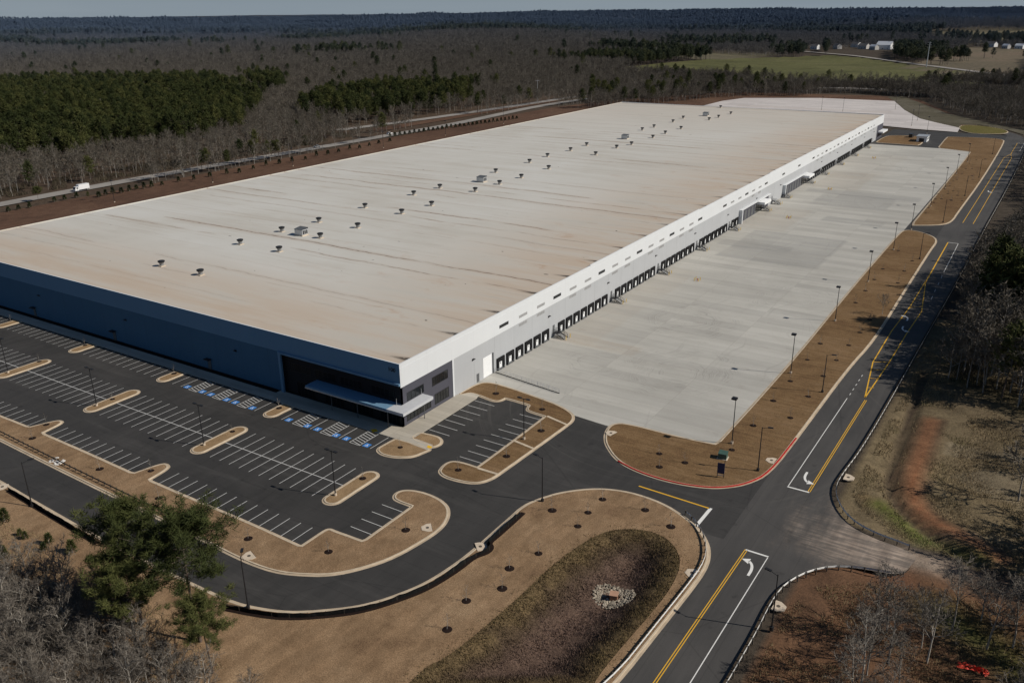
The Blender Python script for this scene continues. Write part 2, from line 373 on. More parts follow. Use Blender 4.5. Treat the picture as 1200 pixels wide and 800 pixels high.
def bark(name,c0,c1,haze=True):
    m=NT(name,.95,.1); o=m.node('ShaderNodeObjectInfo'); p=m.pos()
    f=m.noise(p,.6,3); t=m.math('ADD',m.math('MULTIPLY',f,.5),m.math('MULTIPLY',o.outputs['Random'],.5))
    c=m.ramp(t,[(.2,c0),(.8,c1)])
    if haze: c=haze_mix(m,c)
    m.color(c); return m.mat
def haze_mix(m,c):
    # air haze put into the colour: woods turn bluer and flatter with distance
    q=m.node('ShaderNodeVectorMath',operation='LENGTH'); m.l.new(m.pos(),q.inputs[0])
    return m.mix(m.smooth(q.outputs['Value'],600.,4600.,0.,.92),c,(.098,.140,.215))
def needle(name,c0,c1,c2):
    m=NT(name,.85,.15); o=m.node('ShaderNodeObjectInfo'); p=m.pos(); f=m.noise(p,.35,3); f2=m.noise(m.obj(),.7,2)
    t=m.math('ADD',m.math('MULTIPLY',f,.3),m.math('ADD',m.math('MULTIPLY',f2,.35),m.math('MULTIPLY',o.outputs['Random'],.35)))
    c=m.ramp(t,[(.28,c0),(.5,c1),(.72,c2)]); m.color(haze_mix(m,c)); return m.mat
M['bark']=bark('grey_bark',(.17,.155,.14),(.37,.345,.315))
M['twig']=bark('grey_brown_twigs',(.085,.073,.058),(.170,.149,.122))
M['bark2']=bark('pale_near_bark',(.21,.19,.165),(.46,.425,.375))
M['twig2']=bark('beige_near_twigs',(.095,.082,.069),(.205,.180,.153))
M['pbark']=bark('pine_bark',(.07,.05,.04),(.13,.10,.085))
M['needle']=needle('pine_needles',(.020,.028,.010),(.044,.053,.016),(.090,.092,.030))
M['needle2']=needle('sunlit_pine_needles',(.022,.030,.011),(.052,.062,.019),(.112,.114,.038))
M['cedar']=needle('dark_evergreen_needles',(.014,.022,.010),(.025,.034,.013),(.04,.05,.02))

# ================================================================== camera, sun, sky
F_PX, YAW, PITCH, ROLL = 1004.6725, -0.5729984, 0.3684236, -0.01213010
CAM = Vector((106.128,-122.252,80.850))
cy_,sy_,cp_,sp_=math.cos(YAW),math.sin(YAW),math.cos(PITCH),math.sin(PITCH)
FW=Vector((sy_*cp_,cy_*cp_,-sp_)); r0=Vector((cy_,-sy_,0)); u0=r0.cross(FW)
RT=math.cos(ROLL)*r0+math.sin(ROLL)*u0; UP=-math.sin(ROLL)*r0+math.cos(ROLL)*u0
cam=bpy.data.cameras.new('camera'); co=bpy.data.objects.new('camera',cam); C.objects.link(co)
co.matrix_world=Matrix(((RT.x,UP.x,-FW.x,CAM.x),(RT.y,UP.y,-FW.y,CAM.y),(RT.z,UP.z,-FW.z,CAM.z),(0,0,0,1)))
cam.sensor_width=36; cam.sensor_fit='HORIZONTAL'; cam.lens=36*F_PX/1200; cam.clip_start=1; cam.clip_end=60000
scene.camera=co
SUN_EL=rad(38.0); SUNV=Vector((.952*math.cos(SUN_EL),.306*math.cos(SUN_EL),math.sin(SUN_EL))).normalized()
sl=bpy.data.lights.new('sun','SUN'); sl.energy=4.15; sl.angle=rad(.53); sl.color=(1.,.935,.83)
so=bpy.data.objects.new('sun',sl); C.objects.link(so); so.rotation_euler=(-SUNV).to_track_quat('-Z','Y').to_euler(); so.location=(200,100,200)
w=bpy.data.worlds.new('World'); scene.world=w; w.use_nodes=True
sky=w.node_tree.nodes.new('ShaderNodeTexSky'); sky.sky_type='NISHITA'; sky.sun_disc=False
sky.sun_elevation=SUN_EL; sky.sun_rotation=math.atan2(SUNV.x,SUNV.y); sky.altitude=100; sky.air_density=1.0; sky.dust_density=.6; sky.ozone_density=2.5
bg=w.node_tree.nodes['Background']; bg.inputs['Strength'].default_value=.042
WN=w.node_tree.nodes; WL=w.node_tree.links
tint=WN.new('ShaderNodeMix'); tint.data_type='RGBA'; tint.blend_type='MULTIPLY'; tint.inputs[0].default_value=1.; tint.inputs[7].default_value=(.84,1.0,1.10,1)
WL.new(sky.outputs[0],tint.inputs[6])
# winter haze lying along the horizon
tc=WN.new('ShaderNodeTexCoord'); sx=WN.new('ShaderNodeSeparateXYZ'); WL.new(tc.outputs['Generated'],sx.inputs[0])
mr=WN.new('ShaderNodeMapRange'); mr.interpolation_type='SMOOTHSTEP'; WL.new(sx.outputs[2],mr.inputs[0]); mr.inputs[1].default_value=.0; mr.inputs[2].default_value=.16; mr.inputs[3].default_value=1.; mr.inputs[4].default_value=0.
nzw=WN.new('ShaderNodeTexNoise'); mp=WN.new('ShaderNodeMapping'); WL.new(tc.outputs['Generated'],mp.inputs[0]); mp.inputs['Scale'].default_value=(3,3,40); WL.new(mp.outputs[0],nzw.inputs['Vector']); nzw.inputs['Scale'].default_value=1.5
hz_=WN.new('ShaderNodeMix'); hz_.data_type='RGBA'; WL.new(nzw.outputs['Fac'],hz_.inputs[0]); hz_.inputs[6].default_value=(5.0,6.2,7.3,1); hz_.inputs[7].default_value=(6.2,7.3,8.2,1)
mxw=WN.new('ShaderNodeMix'); mxw.data_type='RGBA'; WL.new(mr.outputs[0],mxw.inputs[0]); WL.new(tint.outputs[2],mxw.inputs[6]); WL.new(hz_.outputs[2],mxw.inputs[7])
WL.new(mxw.outputs[2],bg.inputs[0])
scene.view_settings.view_transform='Standard'; scene.view_settings.look='None'; scene.view_settings.exposure=0; scene.view_settings.gamma=1
scene.render.engine='CYCLES'
cyc=scene.cycles; cyc.use_denoising=True; cyc.max_bounces=4; cyc.diffuse_bounces=2; cyc.glossy_bounces=2; cyc.transmission_bounces=2; cyc.transparent_max_bounces=4
cyc.use_adaptive_sampling=True; cyc.adaptive_threshold=.015
try: cyc.denoiser='OPENIMAGEDENOISE'
except Exception: pass
def on_screen(P, margin=0):
    d=Vector(P)-CAM; z=d.dot(FW)
    if z<1: return None
    x=600+F_PX*d.dot(RT)/z; y=400-F_PX*d.dot(UP)/z
    return (x,y,z) if -margin<x<1200+margin and -margin<y<800+margin else None

# ================================================================== site outlines (metres; origin at the near corner of the warehouse)
W,L,H=190.0,496.5,14.3
drive_kerb = [(-49.74,-56.74),(-33.13,-57.48),(-17.23,-58.07),(-3.80,-58.03),(6.94,-57.93),(15.47,-57.58),(20.24,-56.20),(24.43,-54.39),(29.61,-50.18),(32.14,-47.49),(34.19,-44.17),(36.49,-38.95),(37.54,-32.26),(37.78,-26.73),(37.66,-20.78),(37.68,-16.83),(37.55,-12.48),(39.06,-8.59),(41.29,-4.85),(45.70,-0.76),(51.06,1.14),(57.48,0.74),(62.31,-1.39),(65.73,-3.52),(68.34,-6.51),(69.75,-9.48),(70.50,-12.95),(70.55,-18.38),(69.98,-31.15),(69.56,-42.26)]
dk0=drive_kerb[0]; dk1=drive_kerb[1]; dd=(dk0[0]-dk1[0],dk0[1]-dk1[1])
drive_kerb=[(dk0[0]+dd[0]*9,dk0[1]+dd[1]*9)]+drive_kerb+[(67.2,-62.0),(64.5,-90.0)]
drive_kerb=chaikin(drive_kerb,2)
pond = [(47.34,-58.18),(47.02,-53.20),(48.65,-49.55),(49.48,-40.93),(50.08,-32.46),(50.15,-25.25),(51.41,-16.94),(53.41,-11.39),(57.89,-8.34),(62.32,-8.38),(65.83,-11.50),(67.53,-15.30),(68.21,-21.25),(67.98,-28.50),(67.52,-34.70),(67.26,-42.08),(67.60,-45.57)]
pond = ccw(chaikin(pond,2,True))
road_R=[(80.0,-90.0)]+[(81.36,-34.92),(81.42,-30.52),(81.53,-23.78),(81.31,-17.28),(81.55,-12.29),(82.69,-8.69),(84.37,-5.41),(86.87,-2.59),(90.02,-0.78),(93.22,0.06),(95.46,0.56),(96.95,1.85),(97.34,3.87)]
road_R2=[(97.90,6.55),(97.18,7.97),(94.53,8.65),(91.23,8.99),(87.57,10.51),(85.10,12.93),(83.02,16.40),(81.74,19.94),(81.24,24.53)]+[(82.6,41.0),(83.2,108.0),(84.0,169.0),(84.0,246.0),(84.7,330.0),(84.7,427.0),(84.0,500.0),(80.0,540.0),(66.0,566.0),(50.0,580.0)]
road_R=chaikin(road_R,2); road_R2=chaikin(road_R2,2)

# ------------------------------------------------------------------ terrain
def hills(X,Y):
    r=np.hypot(X-0,Y-150); a=np.clip((r-650)/1600,0,1); a=a*a*(3-2*a)
    h=9*np.sin(X/410+1.3)*np.cos(Y/530+.4)+7*np.sin((X+.6*Y)/260+2)+6*np.cos((X-1.4*Y)/700)+4*np.sin(X/150+Y/190)
    far=np.clip((r-3000)/9000,0,1)
    return a*h+far*14*np.sin(X/1900+Y/2600)-.35
gully=chaikin([(87.41,87.00),(87.51,77.83),(88.15,62.59),(88.84,47.50),(89.04,34.05),(91.32,23.80),(95.76,18.56),(102.40,13.36),(108.80,7.93)],2)
clay=chaikin([(92.47,60.43),(92.78,43.30),(93.05,30.34),(96.18,21.92),(101.82,18.11),(108.60,14.47)],2)
def axis(lo,hi,f0,f1,st,g):
    A=list(np.arange(f0,f1+st,st)); d=st
    B=[]; x=f0
    while x>lo: d=min(d*g,900); x-=d; B.append(x)
    d=st; x=A[-1]; Cc=[]
    while x<hi: d=min(d*g,900); x+=d; Cc.append(x)
    return np.array(B[::-1]+A+Cc)
xs=axis(-24000,24000,-64,128,1.3,1.10); ys=axis(-1500,26000,-104,125,1.3,1.10)
X,Y=np.meshgrid(xs,ys); Z=hills(X,Y)
dg_=dist_np(X,Y,gully); Z-=1.3*np.exp(-(dg_/1.1)**2); Z+=np.where((X>86)&(Y<130)&(Y>-100)&(X<140),.35*np.sin(X*.35+Y*.2)*np.cos(Y*.27-X*.1),0)
tk=np.clip(1-dist_np(X,Y,[(97,6.8),(108,6.2),(120,4.0)])/5.0,0,1); tk=tk*tk*(3-2*tk); Z=Z*(1-tk)+(-.03)*tk
pd=inside_np(X,Y,pond); Z=np.where(inside_np(X,Y,pond)|(dist_np(X,Y,pond,True)<2.5),-4.,Z)
Z=np.where((X>-265)&(X<69)&(Y<600)&(Y>-58),np.minimum(Z,-.45),Z)
base=np.empty(X.shape+(3,)); base[:]=(.062,.050,.038)
def put(mask,col,k=1.):
    global base
    k=np.asarray(mask,float)*k; base=base*(1-k[...,None])+np.array(col)*k[...,None]
def nzv_(X,Y,s,o=0.): return np.sin(X/s+o+1.9*np.sin(Y/s*.8+o))*np.cos(Y/s*1.1-o+1.3*np.sin(X/s*.6))
def fr(X,Y,s,o): return .5+.5*np.sin(X/s+o+1.7*np.sin(Y/s*1.3+o))*np.cos(Y/s*.9-o+1.1*np.sin(X/s*.7))
near=(X>84)&(X<130)&(Y>-100)&(Y<130)
put(near&(Y<4.5),(.165,.085,.045),.85)
put(near&(Y>11),(.175,.134,.078),.9)
put(near&(Y>11),(.23,.19,.13),(fr(X,Y,7,.3)>.62)*.55*((X>97)&(Y<52)))
sm=lambda D,a:np.clip(1-D/a,0,1)
put(near,(.215,.092,.046),sm(dist_np(X,Y,clay),3.4)*.95)
put(near,(.05,.034,.024),sm(np.abs(dist_np(X,Y,clay)-2.2),.7)*(X>93)*.7)
put(near,(.045,.032,.024),sm(dg_,1.5)*.95)
put(near,(.30,.235,.185),tk*np.clip((111-X)/9,0,1)*.95)
put(near,(.12,.080,.056),tk*np.clip((X-101)/8,0,1)*.85)
put(near,(.20,.14,.07),sm(dist_np(X,Y,[(86.81,22.04),(89.79,19.91)]),1.8)*.8)
put(near,(.085,.105,.020),sm(dist_np(X,Y,[(89.68,20.49),(93.70,17.29),(98.26,13.32)]),2.6)*.95)
put(near,(.070,.088,.022),sm(dist_np(X,Y,[(103,-5),(110,-9),(118,-16)]),6)*.85)
put(near,(.09,.105,.026),sm(dist_np(X,Y,[(98,14),(106,13)]),3)*.6)
put(near,(.21,.10,.06),sm(dist_np(X,Y,[(92,.5),(97,1.0)]),2.6)*.7)
put(near,(.060,.062,.024),sm(dist_np(X,Y,[(96,88),(110,78)]),10)*.5)
put((X<70)&(X>-120)&(Y<-55)&(Y>-130),(.125,.090,.055),.9)
put((X<40)&(X>-120)&(Y<-62)&(Y>-130),(.085,.062,.042),(fr(X,Y,9,1.)>.4)*.7)
put((X<-285)&(X>-420)&(Y<700)&(Y>-200),(.085,.058,.040),.8)
put((nzv_(X,Y,420,3.1)>.86)&(np.hypot(X-106,Y+122)>1450),(.15,.135,.085),.8)
put((np.hypot(X,Y)>3000),(.045,.060,.085),np.clip((np.hypot(X,Y)-1500)/3500,0,1)*.9)  # distance haze put into the colour of the far ground
ny,nx=X.shape
V=np.stack([X,Y,Z],-1).reshape(-1,3); I=np.arange(ny*nx).reshape(ny,nx)
Fq=np.stack([I[:-1,:-1],I[:-1,1:],I[1:,1:],I[1:,:-1]],-1).reshape(-1,4)
def np_mesh(name,V,Fq,mats,parent=None,smooth=True,matidx=None):
    me=bpy.data.meshes.new(name); n=Fq.shape[1]
    me.vertices.add(len(V)); me.vertices.foreach_set('co',np.asarray(V,np.float32).ravel())
    me.loops.add(Fq.size); me.loops.foreach_set('vertex_index',Fq.astype(np.int32).ravel())
    me.polygons.add(len(Fq)); me.polygons.foreach_set('loop_start',np.arange(0,Fq.size,n,dtype=np.int32))
    try: me.polygons.foreach_set('loop_total',np.full(len(Fq),n,np.int32))
    except Exception: pass
    for q in (mats if isinstance(mats,(list,tuple)) else [mats]): me.materials.append(q)
    if matidx is not None: me.polygons.foreach_set('material_index',matidx.astype(np.int32))
    if smooth: me.polygons.foreach_set('use_smooth',np.ones(len(Fq),bool))
    me.update(calc_edges=True); me.validate(); return link(name,me,parent)
m=NT('open_ground',.95,.1); at=m.node('ShaderNodeAttribute',attribute_name='zone'); p=m.pos()
f1=m.noise(p,.35,5,.7,.8); f2=m.noise(p,3.,4,.75); f3=m.noise(p,.01,6,.6)
g=m.math('ADD',m.math('MULTIPLY',f1,.7),m.math('MULTIPLY',f2,.7)); g=m.smooth(g,.4,1.0,.45,1.55)
c=m.mix(1.,at.outputs['Color'],m.comb(g,g,g),'MULTIPLY')
c=m.mix(m.smooth(f3,.4,.6,0.,.35),c,(.050,.038,.030)); m.color(c); m.bump(f2,.6,.15)
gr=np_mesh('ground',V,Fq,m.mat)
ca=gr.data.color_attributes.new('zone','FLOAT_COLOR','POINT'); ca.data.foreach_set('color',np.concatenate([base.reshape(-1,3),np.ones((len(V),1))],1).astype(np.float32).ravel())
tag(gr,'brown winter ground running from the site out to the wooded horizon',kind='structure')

# ------------------------------------------------------------------ paving
mb=MB()
# lot and drives: follows the kerb on its south side, the warehouse on its north side
ki=next(i for i,p in enumerate(drive_kerb) if p[0]>66.0)
lot=[(-330,0)]+drive_kerb[:ki+1]+[(70.6,drive_kerb[ki][1]),(70.6,540),(0,540),(0,0)]
mb.poly(lot,0.0); tag(mb.build('parking_lot_pavement',M['asphalt']),'dark asphalt of the car park and its drives',kind='structure')
mb=MB()
rl=[(70.4,540),(70.4,drive_kerb[ki][1])]+drive_kerb[ki:]
road=rl+road_R+road_R2
mb.poly(ccw(road),.006); tag(mb.build('road',M['road']),'grey asphalt road beside the truck court with clay dust at the junction',kind='structure')
mb=MB(); mb.poly(ccw([(0,18.5)]+[(0.50,22.50),(2.46,27.60),(7.93,27.54),(18.61,25.97),(23.23,24.70),(27.19,23.65),(36.56,22.75),(39.41,24.94),(58.63,25.73)]+[(58.0,459.3),(0,459.5)]),.012)
tag(mb.build('truck_court_pavement',M['court']),'pale concrete truck court along the dock wall',kind='structure')
mb=MB(); mb.poly(ccw([(-174.14,621.09),(-173.58,675.82),(-164.62,712.06),(-102.00,742.05),(-35.52,742.63),(-14.68,669.73),(5.74,613.04),(20.73,590.89),(38.81,567.23),(40.12,542.46),(11.30,547.70),(-13.05,556.59),(-224.17,522.63)]),.02)
tag(mb.build('concrete_yard',M['pad']),'pinkish pale concrete yard behind the far end of the warehouse',kind='structure')
mb=MB(); mb.poly([(-330,-4.75),(2.0,-4.75),(4.9,-2.2),(4.9,19.9),(4.6,21.4),(2.4,21.6),(0.0,19.0),(0,.0),(-330,0)][::-1],.14)
mb.quad((-330,-4.75,0),(2.,-4.75,0),(2.,-4.75,.14),(-330,-4.75,.14)); mb.quad((4.9,-2.2,0),(4.9,19.9,0),(4.9,19.9,.14),(4.9,-2.2,.14)); mb.quad((2.,-4.75,0),(4.9,-2.2,0),(4.9,-2.2,.14),(2.,-4.75,.14))
walk=mb.build('pavement',M['walk']); tag(walk,'concrete footway along the front and office side of the warehouse',kind='structure')
mb=MB(); mb.box(-330,-1.5,.1,-36,-.02,.16); tag(mb.build('planting_strip',M['mulch']),'dark mulch strip at the foot of the shaded front wall',kind='structure')

# ------------------------------------------------------------------ lawns with kerbs
def lawn_poly(name,pts,mat,label,z=.13,kerb=True,hole=None,it=2,red=None,kname='kerb'):
    P=ccw(chaikin(pts,it,True)) if it else ccw(pts)
    if hole:
        bm=bmesh.new(); E=[]
        for loop in (P,hole):
            vs=[bm.verts.new((x,y,z)) for x,y in loop]
            E+= [bm.edges.new((vs[i],vs[(i+1)%len(vs)])) for i in range(len(vs))]
        bmesh.ops.triangle_fill(bm,use_beauty=True,edges=E,normal=(0,0,1))
        for f in bm.faces:
            if f.normal.z<0: f.normal_flip()
        me=bpy.data.meshes.new(name); bm.to_mesh(me); bm.free(); me.materials.append(mat); o=link(name,me)
    else:
        mb=MB(); mb.poly(P,z); o=mb.build(name,mat)
    tag(o,label,kind='structure')
    if kerb:
        mb=MB(); kerb_into(mb,P,True,-1,0,1); mb.build('kerb',[M['kerb'],M['gutter']],o)
    return o,P
def kerb_line(parent,P,side,mats=None,**k):
    mb=MB(); kerb_into(mb,P,False,side,0,1,**k); return mb.build('kerb',mats or [M['kerb'],M['gutter']],parent)
# big lawn south of the drive, with the basin cut out of it
big=drive_kerb+[(60,-150),(-40,-150),(-330,-150)]
big=ccw([p for p in big])
lawn,_=lawn_poly('lawn',big,M['lawn'],'tan dormant lawn between the entrance drive and the road around the basin',kerb=False,hole=pond,it=0)
kerb_line(lawn,drive_kerb,1)
# basin
px_=[p[0] for p in pond]; py_=[p[1] for p in pond]
gx=np.arange(min(px_)-4,max(px_)+4,.7); gy=np.arange(min(py_)-4,max(py_)+4,.7)
GX,GY=np.meshgrid(gx,gy); ins=inside_np(GX,GY,pond); D=dist_np(GX,GY,pond,True)
t=np.clip(np.where(ins,D,-D)/8.5,0,1); GZ=.07-3.0*(t*t*(3-2*t))+np.where(ins,.18*np.sin(GX*.9+GY*.6)*np.cos(GY*1.1-GX*.3)*np.clip(D/2,0,1),0)
keep=ins|(D<1.6); idx=-np.ones(GX.shape,int); cells=[]
I=np.arange(GX.size).reshape(GX.shape); kc=keep[:-1,:-1]&keep[1:,1:]&keep[:-1,1:]&keep[1:,:-1]
Fq=np.stack([I[:-1,:-1],I[:-1,1:],I[1:,1:],I[1:,:-1]],-1)[kc]
used=np.unique(Fq); rm=-np.ones(GX.size,int); rm[used]=np.arange(len(used))
mz=NT('basin_slopes',.95,.1); pp=mz.pos(); zz_=mz.sep(pp)[2]; f1=mz.noise(pp,.22,5,.65,.6); f2=mz.noise(pp,3.,4,.75)
tt=mz.math('ADD',zz_,mz.math('MULTIPLY',mz.math('SUBTRACT',f1,.5),2.6))
cc=mz.ramp(mz.smooth(tt,-3.2,.2),[(.0,(.125,.082,.062)),(.35,(.105,.070,.052)),(.62,(.082,.056,.038)),(.85,(.092,.064,.038)),(1.,(.15,.105,.055))])
gg=mz.smooth(f2,.3,.75,.6,1.4); mz.color(mz.mix(1.,cc,mz.comb(gg,gg,gg),'MULTIPLY')); mz.bump(f2,.7,.15); M['pondg']=mz.mat
basin=np_mesh('basin_ground',np.stack([GX,GY,GZ],-1).reshape(-1,3)[used],rm[Fq],M['pondg'])
tag(basin,'sunken drainage basin of rank brown grass inside the tan lawn',kind='structure')
def basin_z(x,y):
    X=np.array([[x]]); Y=np.array([[y]])
    if not inside(x,y,pond): return .13
    d=dist_np(X,Y,pond,True)[0,0]; t=min(1,d/8.5); return .07-3.0*(t*t*(3-2*t))
# strip A between the lot and the drive
A = [(-127.13,-47.70),(-67.81,-47.03),(-67.81,-47.03),(-45.36,-47.73),(-26.01,-48.15),(-9.50,-48.59),(0.11,-48.82),(5.54,-49.07),(10.41,-49.00),(14.61,-48.48),(17.93,-47.19),(22.25,-44.78),(25.34,-40.82),(27.66,-35.97),(28.85,-29.13),(28.99,-25.82),(28.26,-22.93),(26.62,-20.48),(24.82,-19.31),(22.63,-18.66),(19.60,-18.48),(16.81,-19.16),(15.74,-20.51),(16.15,-21.96),(17.28,-22.61),(21.10,-22.57),(21.10,-22.57),(21.10,-22.57),(20.95,-35.70),(20.95,-35.70),(20.95,-35.70),(14.40,-35.98),(13.56,-35.91),(13.25,-36.39),(13.23,-42.14),(13.23,-42.14),(13.23,-42.14),(2.33,-41.77),(-11.59,-41.82),(-27.07,-41.77),(-27.07,-41.77),(-27.63,-36.89),(-28.90,-36.12),(-30.04,-36.43),(-31.36,-41.82),(-31.36,-41.82),(-46.86,-41.49),(-62.92,-41.39),(-62.92,-41.39),(-63.64,-36.29),(-64.93,-35.89),(-65.84,-36.68),(-67.59,-41.26),(-67.59,-41.26),(-78.14,-41.49),(-133.17,-43.38)]
stripA,_=lawn_poly('lawn',A,M['lawn'],'tan grass strip with young trees between car park and curving drive')
# verge D between court and road
Dp = [(39.07,25.65),(36.79,24.27),(36.78,21.52),(37.94,18.23),(39.81,15.09),(44.42,10.62),(49.68,8.87),(56.10,8.60),(61.80,9.97),(65.07,11.97),(67.91,15.30),(70.08,20.97),(70.51,37.63),(71.04,79.56),(72.48,101.54),(71.96,140.19),(71.18,206.69),(71.48,216.54),(70.55,223.21),(68.16,227.78),(62.97,232.50),(58.44,232.26),(58.03,220.43),(58.03,220.43),(57.99,146.94),(58.87,89.87),(58.82,57.74),(58.38,26.41),(58.38,26.41),(51.39,25.55)]
vergeD,PD=lawn_poly('verge',Dp,M['lawn2'],'brown grass verge with young trees between truck court and road',kerb=True)
redl=chaikin([(44.42,10.62),(49.68,8.87),(56.10,8.60),(61.80,9.97),(65.07,11.97),(67.91,15.30),(70.08,20.97),(70.51,37.63)],2)
mb=MB(); ribbon(mb,off(redl,normals(redl,False),-.05),.02,-.26,.158); ribbon(mb,off(redl,normals(redl,False),-.05),-.26,-.275,.158,.02)
mb.build('red_kerb_paint',M['redkerb'],vergeD)
D2 = [(59.65,241.88),(59.65,241.88),(67.07,246.14),(70.76,250.75),(71.88,259.06),(71.73,273.29),(72.53,359.33),(70.97,508.37),(68.77,518.01),(61.69,520.92),(38.74,515.61),(37.58,512.71),(39.48,460.99),(39.48,460.99),(57.92,453.79),(57.92,453.79),(58.61,419.20),(59.17,329.36)]
verge2,_=lawn_poly('verge',D2,M['lawn2'],'brown grass verge with lamp posts along the far half of the road')
D3 = [(2.45,467.70),(2.45,467.70),(2.13,494.01),(4.56,506.93),(25.82,508.80),(25.82,508.80),(27.67,472.75),(26.73,466.11),(26.73,466.11)]
lawn_poly('verge',D3,M['lawn2'],'small brown grass plot at the far corner of the warehouse')
O1 = [(39.44,557.17),(37.26,585.31),(50.34,586.58),(65.39,573.23),(69.66,557.90),(67.45,547.08),(54.84,540.46),(47.54,541.45)]
lawn_poly('lawn',O1,M['olive'],'olive grass patch inside the far road bend')
bank = [(-257,-90),(-257,560),(-180,640),(-165,705),(-60,760),(20,700),(52,600),(45,575),(5,640),(-12,668),(-34,738),(-160,712),(-176,622),(-188,560),(-190,520),(-190,-90)]
bank=[(-289,-160),(-287,120),(-290,400),(-287,560),(-262,660),(-230,720),(-195,765),(-150,776),(-60,790),(-18,768),(4,706),(28,644),(50,598),(43,578),(36,569),(20.5,603),(-12,662),(-34.5,741),(-165,713),(-178,620),(-192,520),(-192,-160)]
mb=MB(); mb.poly(ccw(bank),-.1); tag(mb.build('bank',M['bank']),'red brown grass bank between the warehouse and the highway',kind='structure')
M['scrub']=ground_mat('grey_olive_scrub',[(.34,(.060,.054,.036)),(.5,(.095,.084,.058)),(.66,(.15,.135,.11))],.03,.2,2.).mat
mb=MB(); mb.poly(ccw([(-34.44,740.57),(-13.74,668.03),(6.56,611.61),(21.56,589.03),(39.55,565.51),(36.96,587.93),(49.83,591.79),(67.59,571.82),(79.32,548.57),(77.88,572.11),(47.45,616.20),(18.94,658.53),(-11.23,733.29),(-36.65,792.11),(-47.72,777.36)]),-.04)
tag(mb.build('scrub_ground',M['scrub']),'grey olive scrub strip between the concrete yard and dark woods',kind='structure')
# SE car park island (beside the office) and its dividers
E1 = [(0.31,19.11),(0.50,22.50),(0.70,25.97),(1.91,28.41),(7.41,28.34),(18.16,26.73),(22.59,25.82),(26.32,24.10),(27.78,22.57),(28.45,20.60),(28.46,18.75),(27.96,6.20),(27.44,-5.85),(27.18,-8.03),(26.31,-9.82),(25.05,-10.77),(22.23,-11.41),(19.51,-11.44),(17.80,-10.63),(17.30,-9.43),(16.98,-7.51),(17.60,-6.15),(20.01,-5.85),(23.03,-5.92),(23.03,-5.92),(23.05,7.00),(22.93,20.10),(22.93,20.10),(18.24,20.43),(17.53,21.24),(17.22,22.82),(16.56,23.18),(10.12,23.45),(10.20,22.97),(9.97,21.25),(8.71,20.75),(4.43,21.61),(2.28,21.66),(1.62,21.26)]
isl,_=lawn_poly('lawn',E1,M['lawn2'],'brown grass island with kerb wrapping the small car park by the office')
mb=MB()
for pts in ([(22.93,20.10),(28.46,18.75)],[(23.05,7.00),(27.96,6.20)],[(23.03,-5.92),(27.44,-5.85)]): ribbon(mb,pts,-.3,.3,.165)
mb.build('kerb',M['kerb'],isl)
F1 = [(2.13,-4.88),(2.13,-4.88),(9.70,-4.52),(10.57,-4.81),(10.25,-6.04),(9.61,-8.45),(8.27,-9.68),(6.45,-10.59),(4.17,-10.97),(2.39,-10.42),(1.83,-9.52),(1.85,-8.25)]
lawn_poly('parking_island',F1,M['bed'],'rounded planted island with one sapling before the office corner')
F2 = [(4.41,-3.06),(4.37,-0.22),(4.37,-0.22),(8.14,0.31),(9.82,-0.19),(10.93,-1.66),(10.71,-3.06),(10.24,-3.56),(9.51,-3.16)]
lawn_poly('parking_island',F2,M['bed'],'small planted island beside the yellow ramp pad at the office corner')
mb=MB(); mb.poly(ccw([(2.30,-4.56),(2.63,-3.05),(5.83,-2.63),(9.95,-2.90),(10.93,-4.18),(10.25,-5.22)]),.135); mb.build('ramp_walk',M['walk'],walk)
mb=MB(); mb.poly(ccw([(9.29,-3.72),(10.10,-3.23),(10.68,-4.13),(9.92,-4.80)]),.142); mb.poly(ccw([(-5.25,-4.27),(-4.31,-3.47),(-3.24,-4.17),(-3.89,-5.02)]),.146)
mb.build('tactile_pad',M['tactile'],walk)
def capsule(cx,y0,y1,hw,round_top=True):
    P=[]; r=hw
    for i in range(11): t=math.pi+math.pi*i/10; P.append((cx+r*math.cos(t),y0+r+r*math.sin(t)*1.0))
    if round_top:
        for i in range(11): t=math.pi*i/10; P.append((cx+r*math.cos(t),y1-r+r*math.sin(t)))
    else: P+=[(cx+hw,y1),(cx-hw,y1)]
    return P
row1=[-136.6,-100.9,-65.0,-28.6]; row2=[-100.5,-64.6,-28.6,7.3]
for i,x in enumerate(row1[::-1]):
    lawn_poly('parking_island',capsule(x,-10.9,-4.8,1.35,False),M['bed'],'short rounded island against the front footway, %s from the office'%ORD[i],it=0)
for i,x in enumerate(row2[::-1]):
    lawn_poly('parking_island',capsule(x,-29.8,-17.5,1.4),M['bed'],'long rounded island in the middle bays, %s from the office end'%ORD[i],it=0)

# ------------------------------------------------------------------ painted markings
mk=MB(); MZ=.008
def line(x0,y0,x1,y1,w,m=0,z=MZ,b=None):
    b=b or mk; dx,dy=x1-x0,y1-y0; l=math.hypot(dx,dy); nx,ny=-dy/l*w/2,dx/l*w/2
    b.quad((x0-nx,y0-ny,z),(x1-nx,y1-ny,z),(x1+nx,y1+ny,z),(x0+nx,y0+ny,z),m)
SW=2.743; LW=.13
def bays(xa,xb,y0,y1):
    n=int(round((xb-xa)/SW))
    for i in range(1,n): line(xa+(xb-xa)*i/n,y0,xa+(xb-xa)*i/n,y1,LW)
for a,b in zip(row1[:1],row1[1:2]): pass
bays(-172.5+1.4,row1[0]-1.4,-10.4,-4.9); bays(row1[0]+1.4,row1[1]-1.4,-10.4,-4.9); bays(row1[1]+1.4,row1[2]-1.4,-10.4,-4.9)
bays(-136.6+1.4,row2[0]-1.5,-29.5,-17.9)
for a,b in zip(row2[:-1],row2[1:]): bays(a+1.45,b-1.45,-29.5,-17.9)
for a,b in zip([-136.6]+row2[:-1],row2): line(a+1.45,-23.85,b-1.45,-23.85,.16,z=MZ+.003)
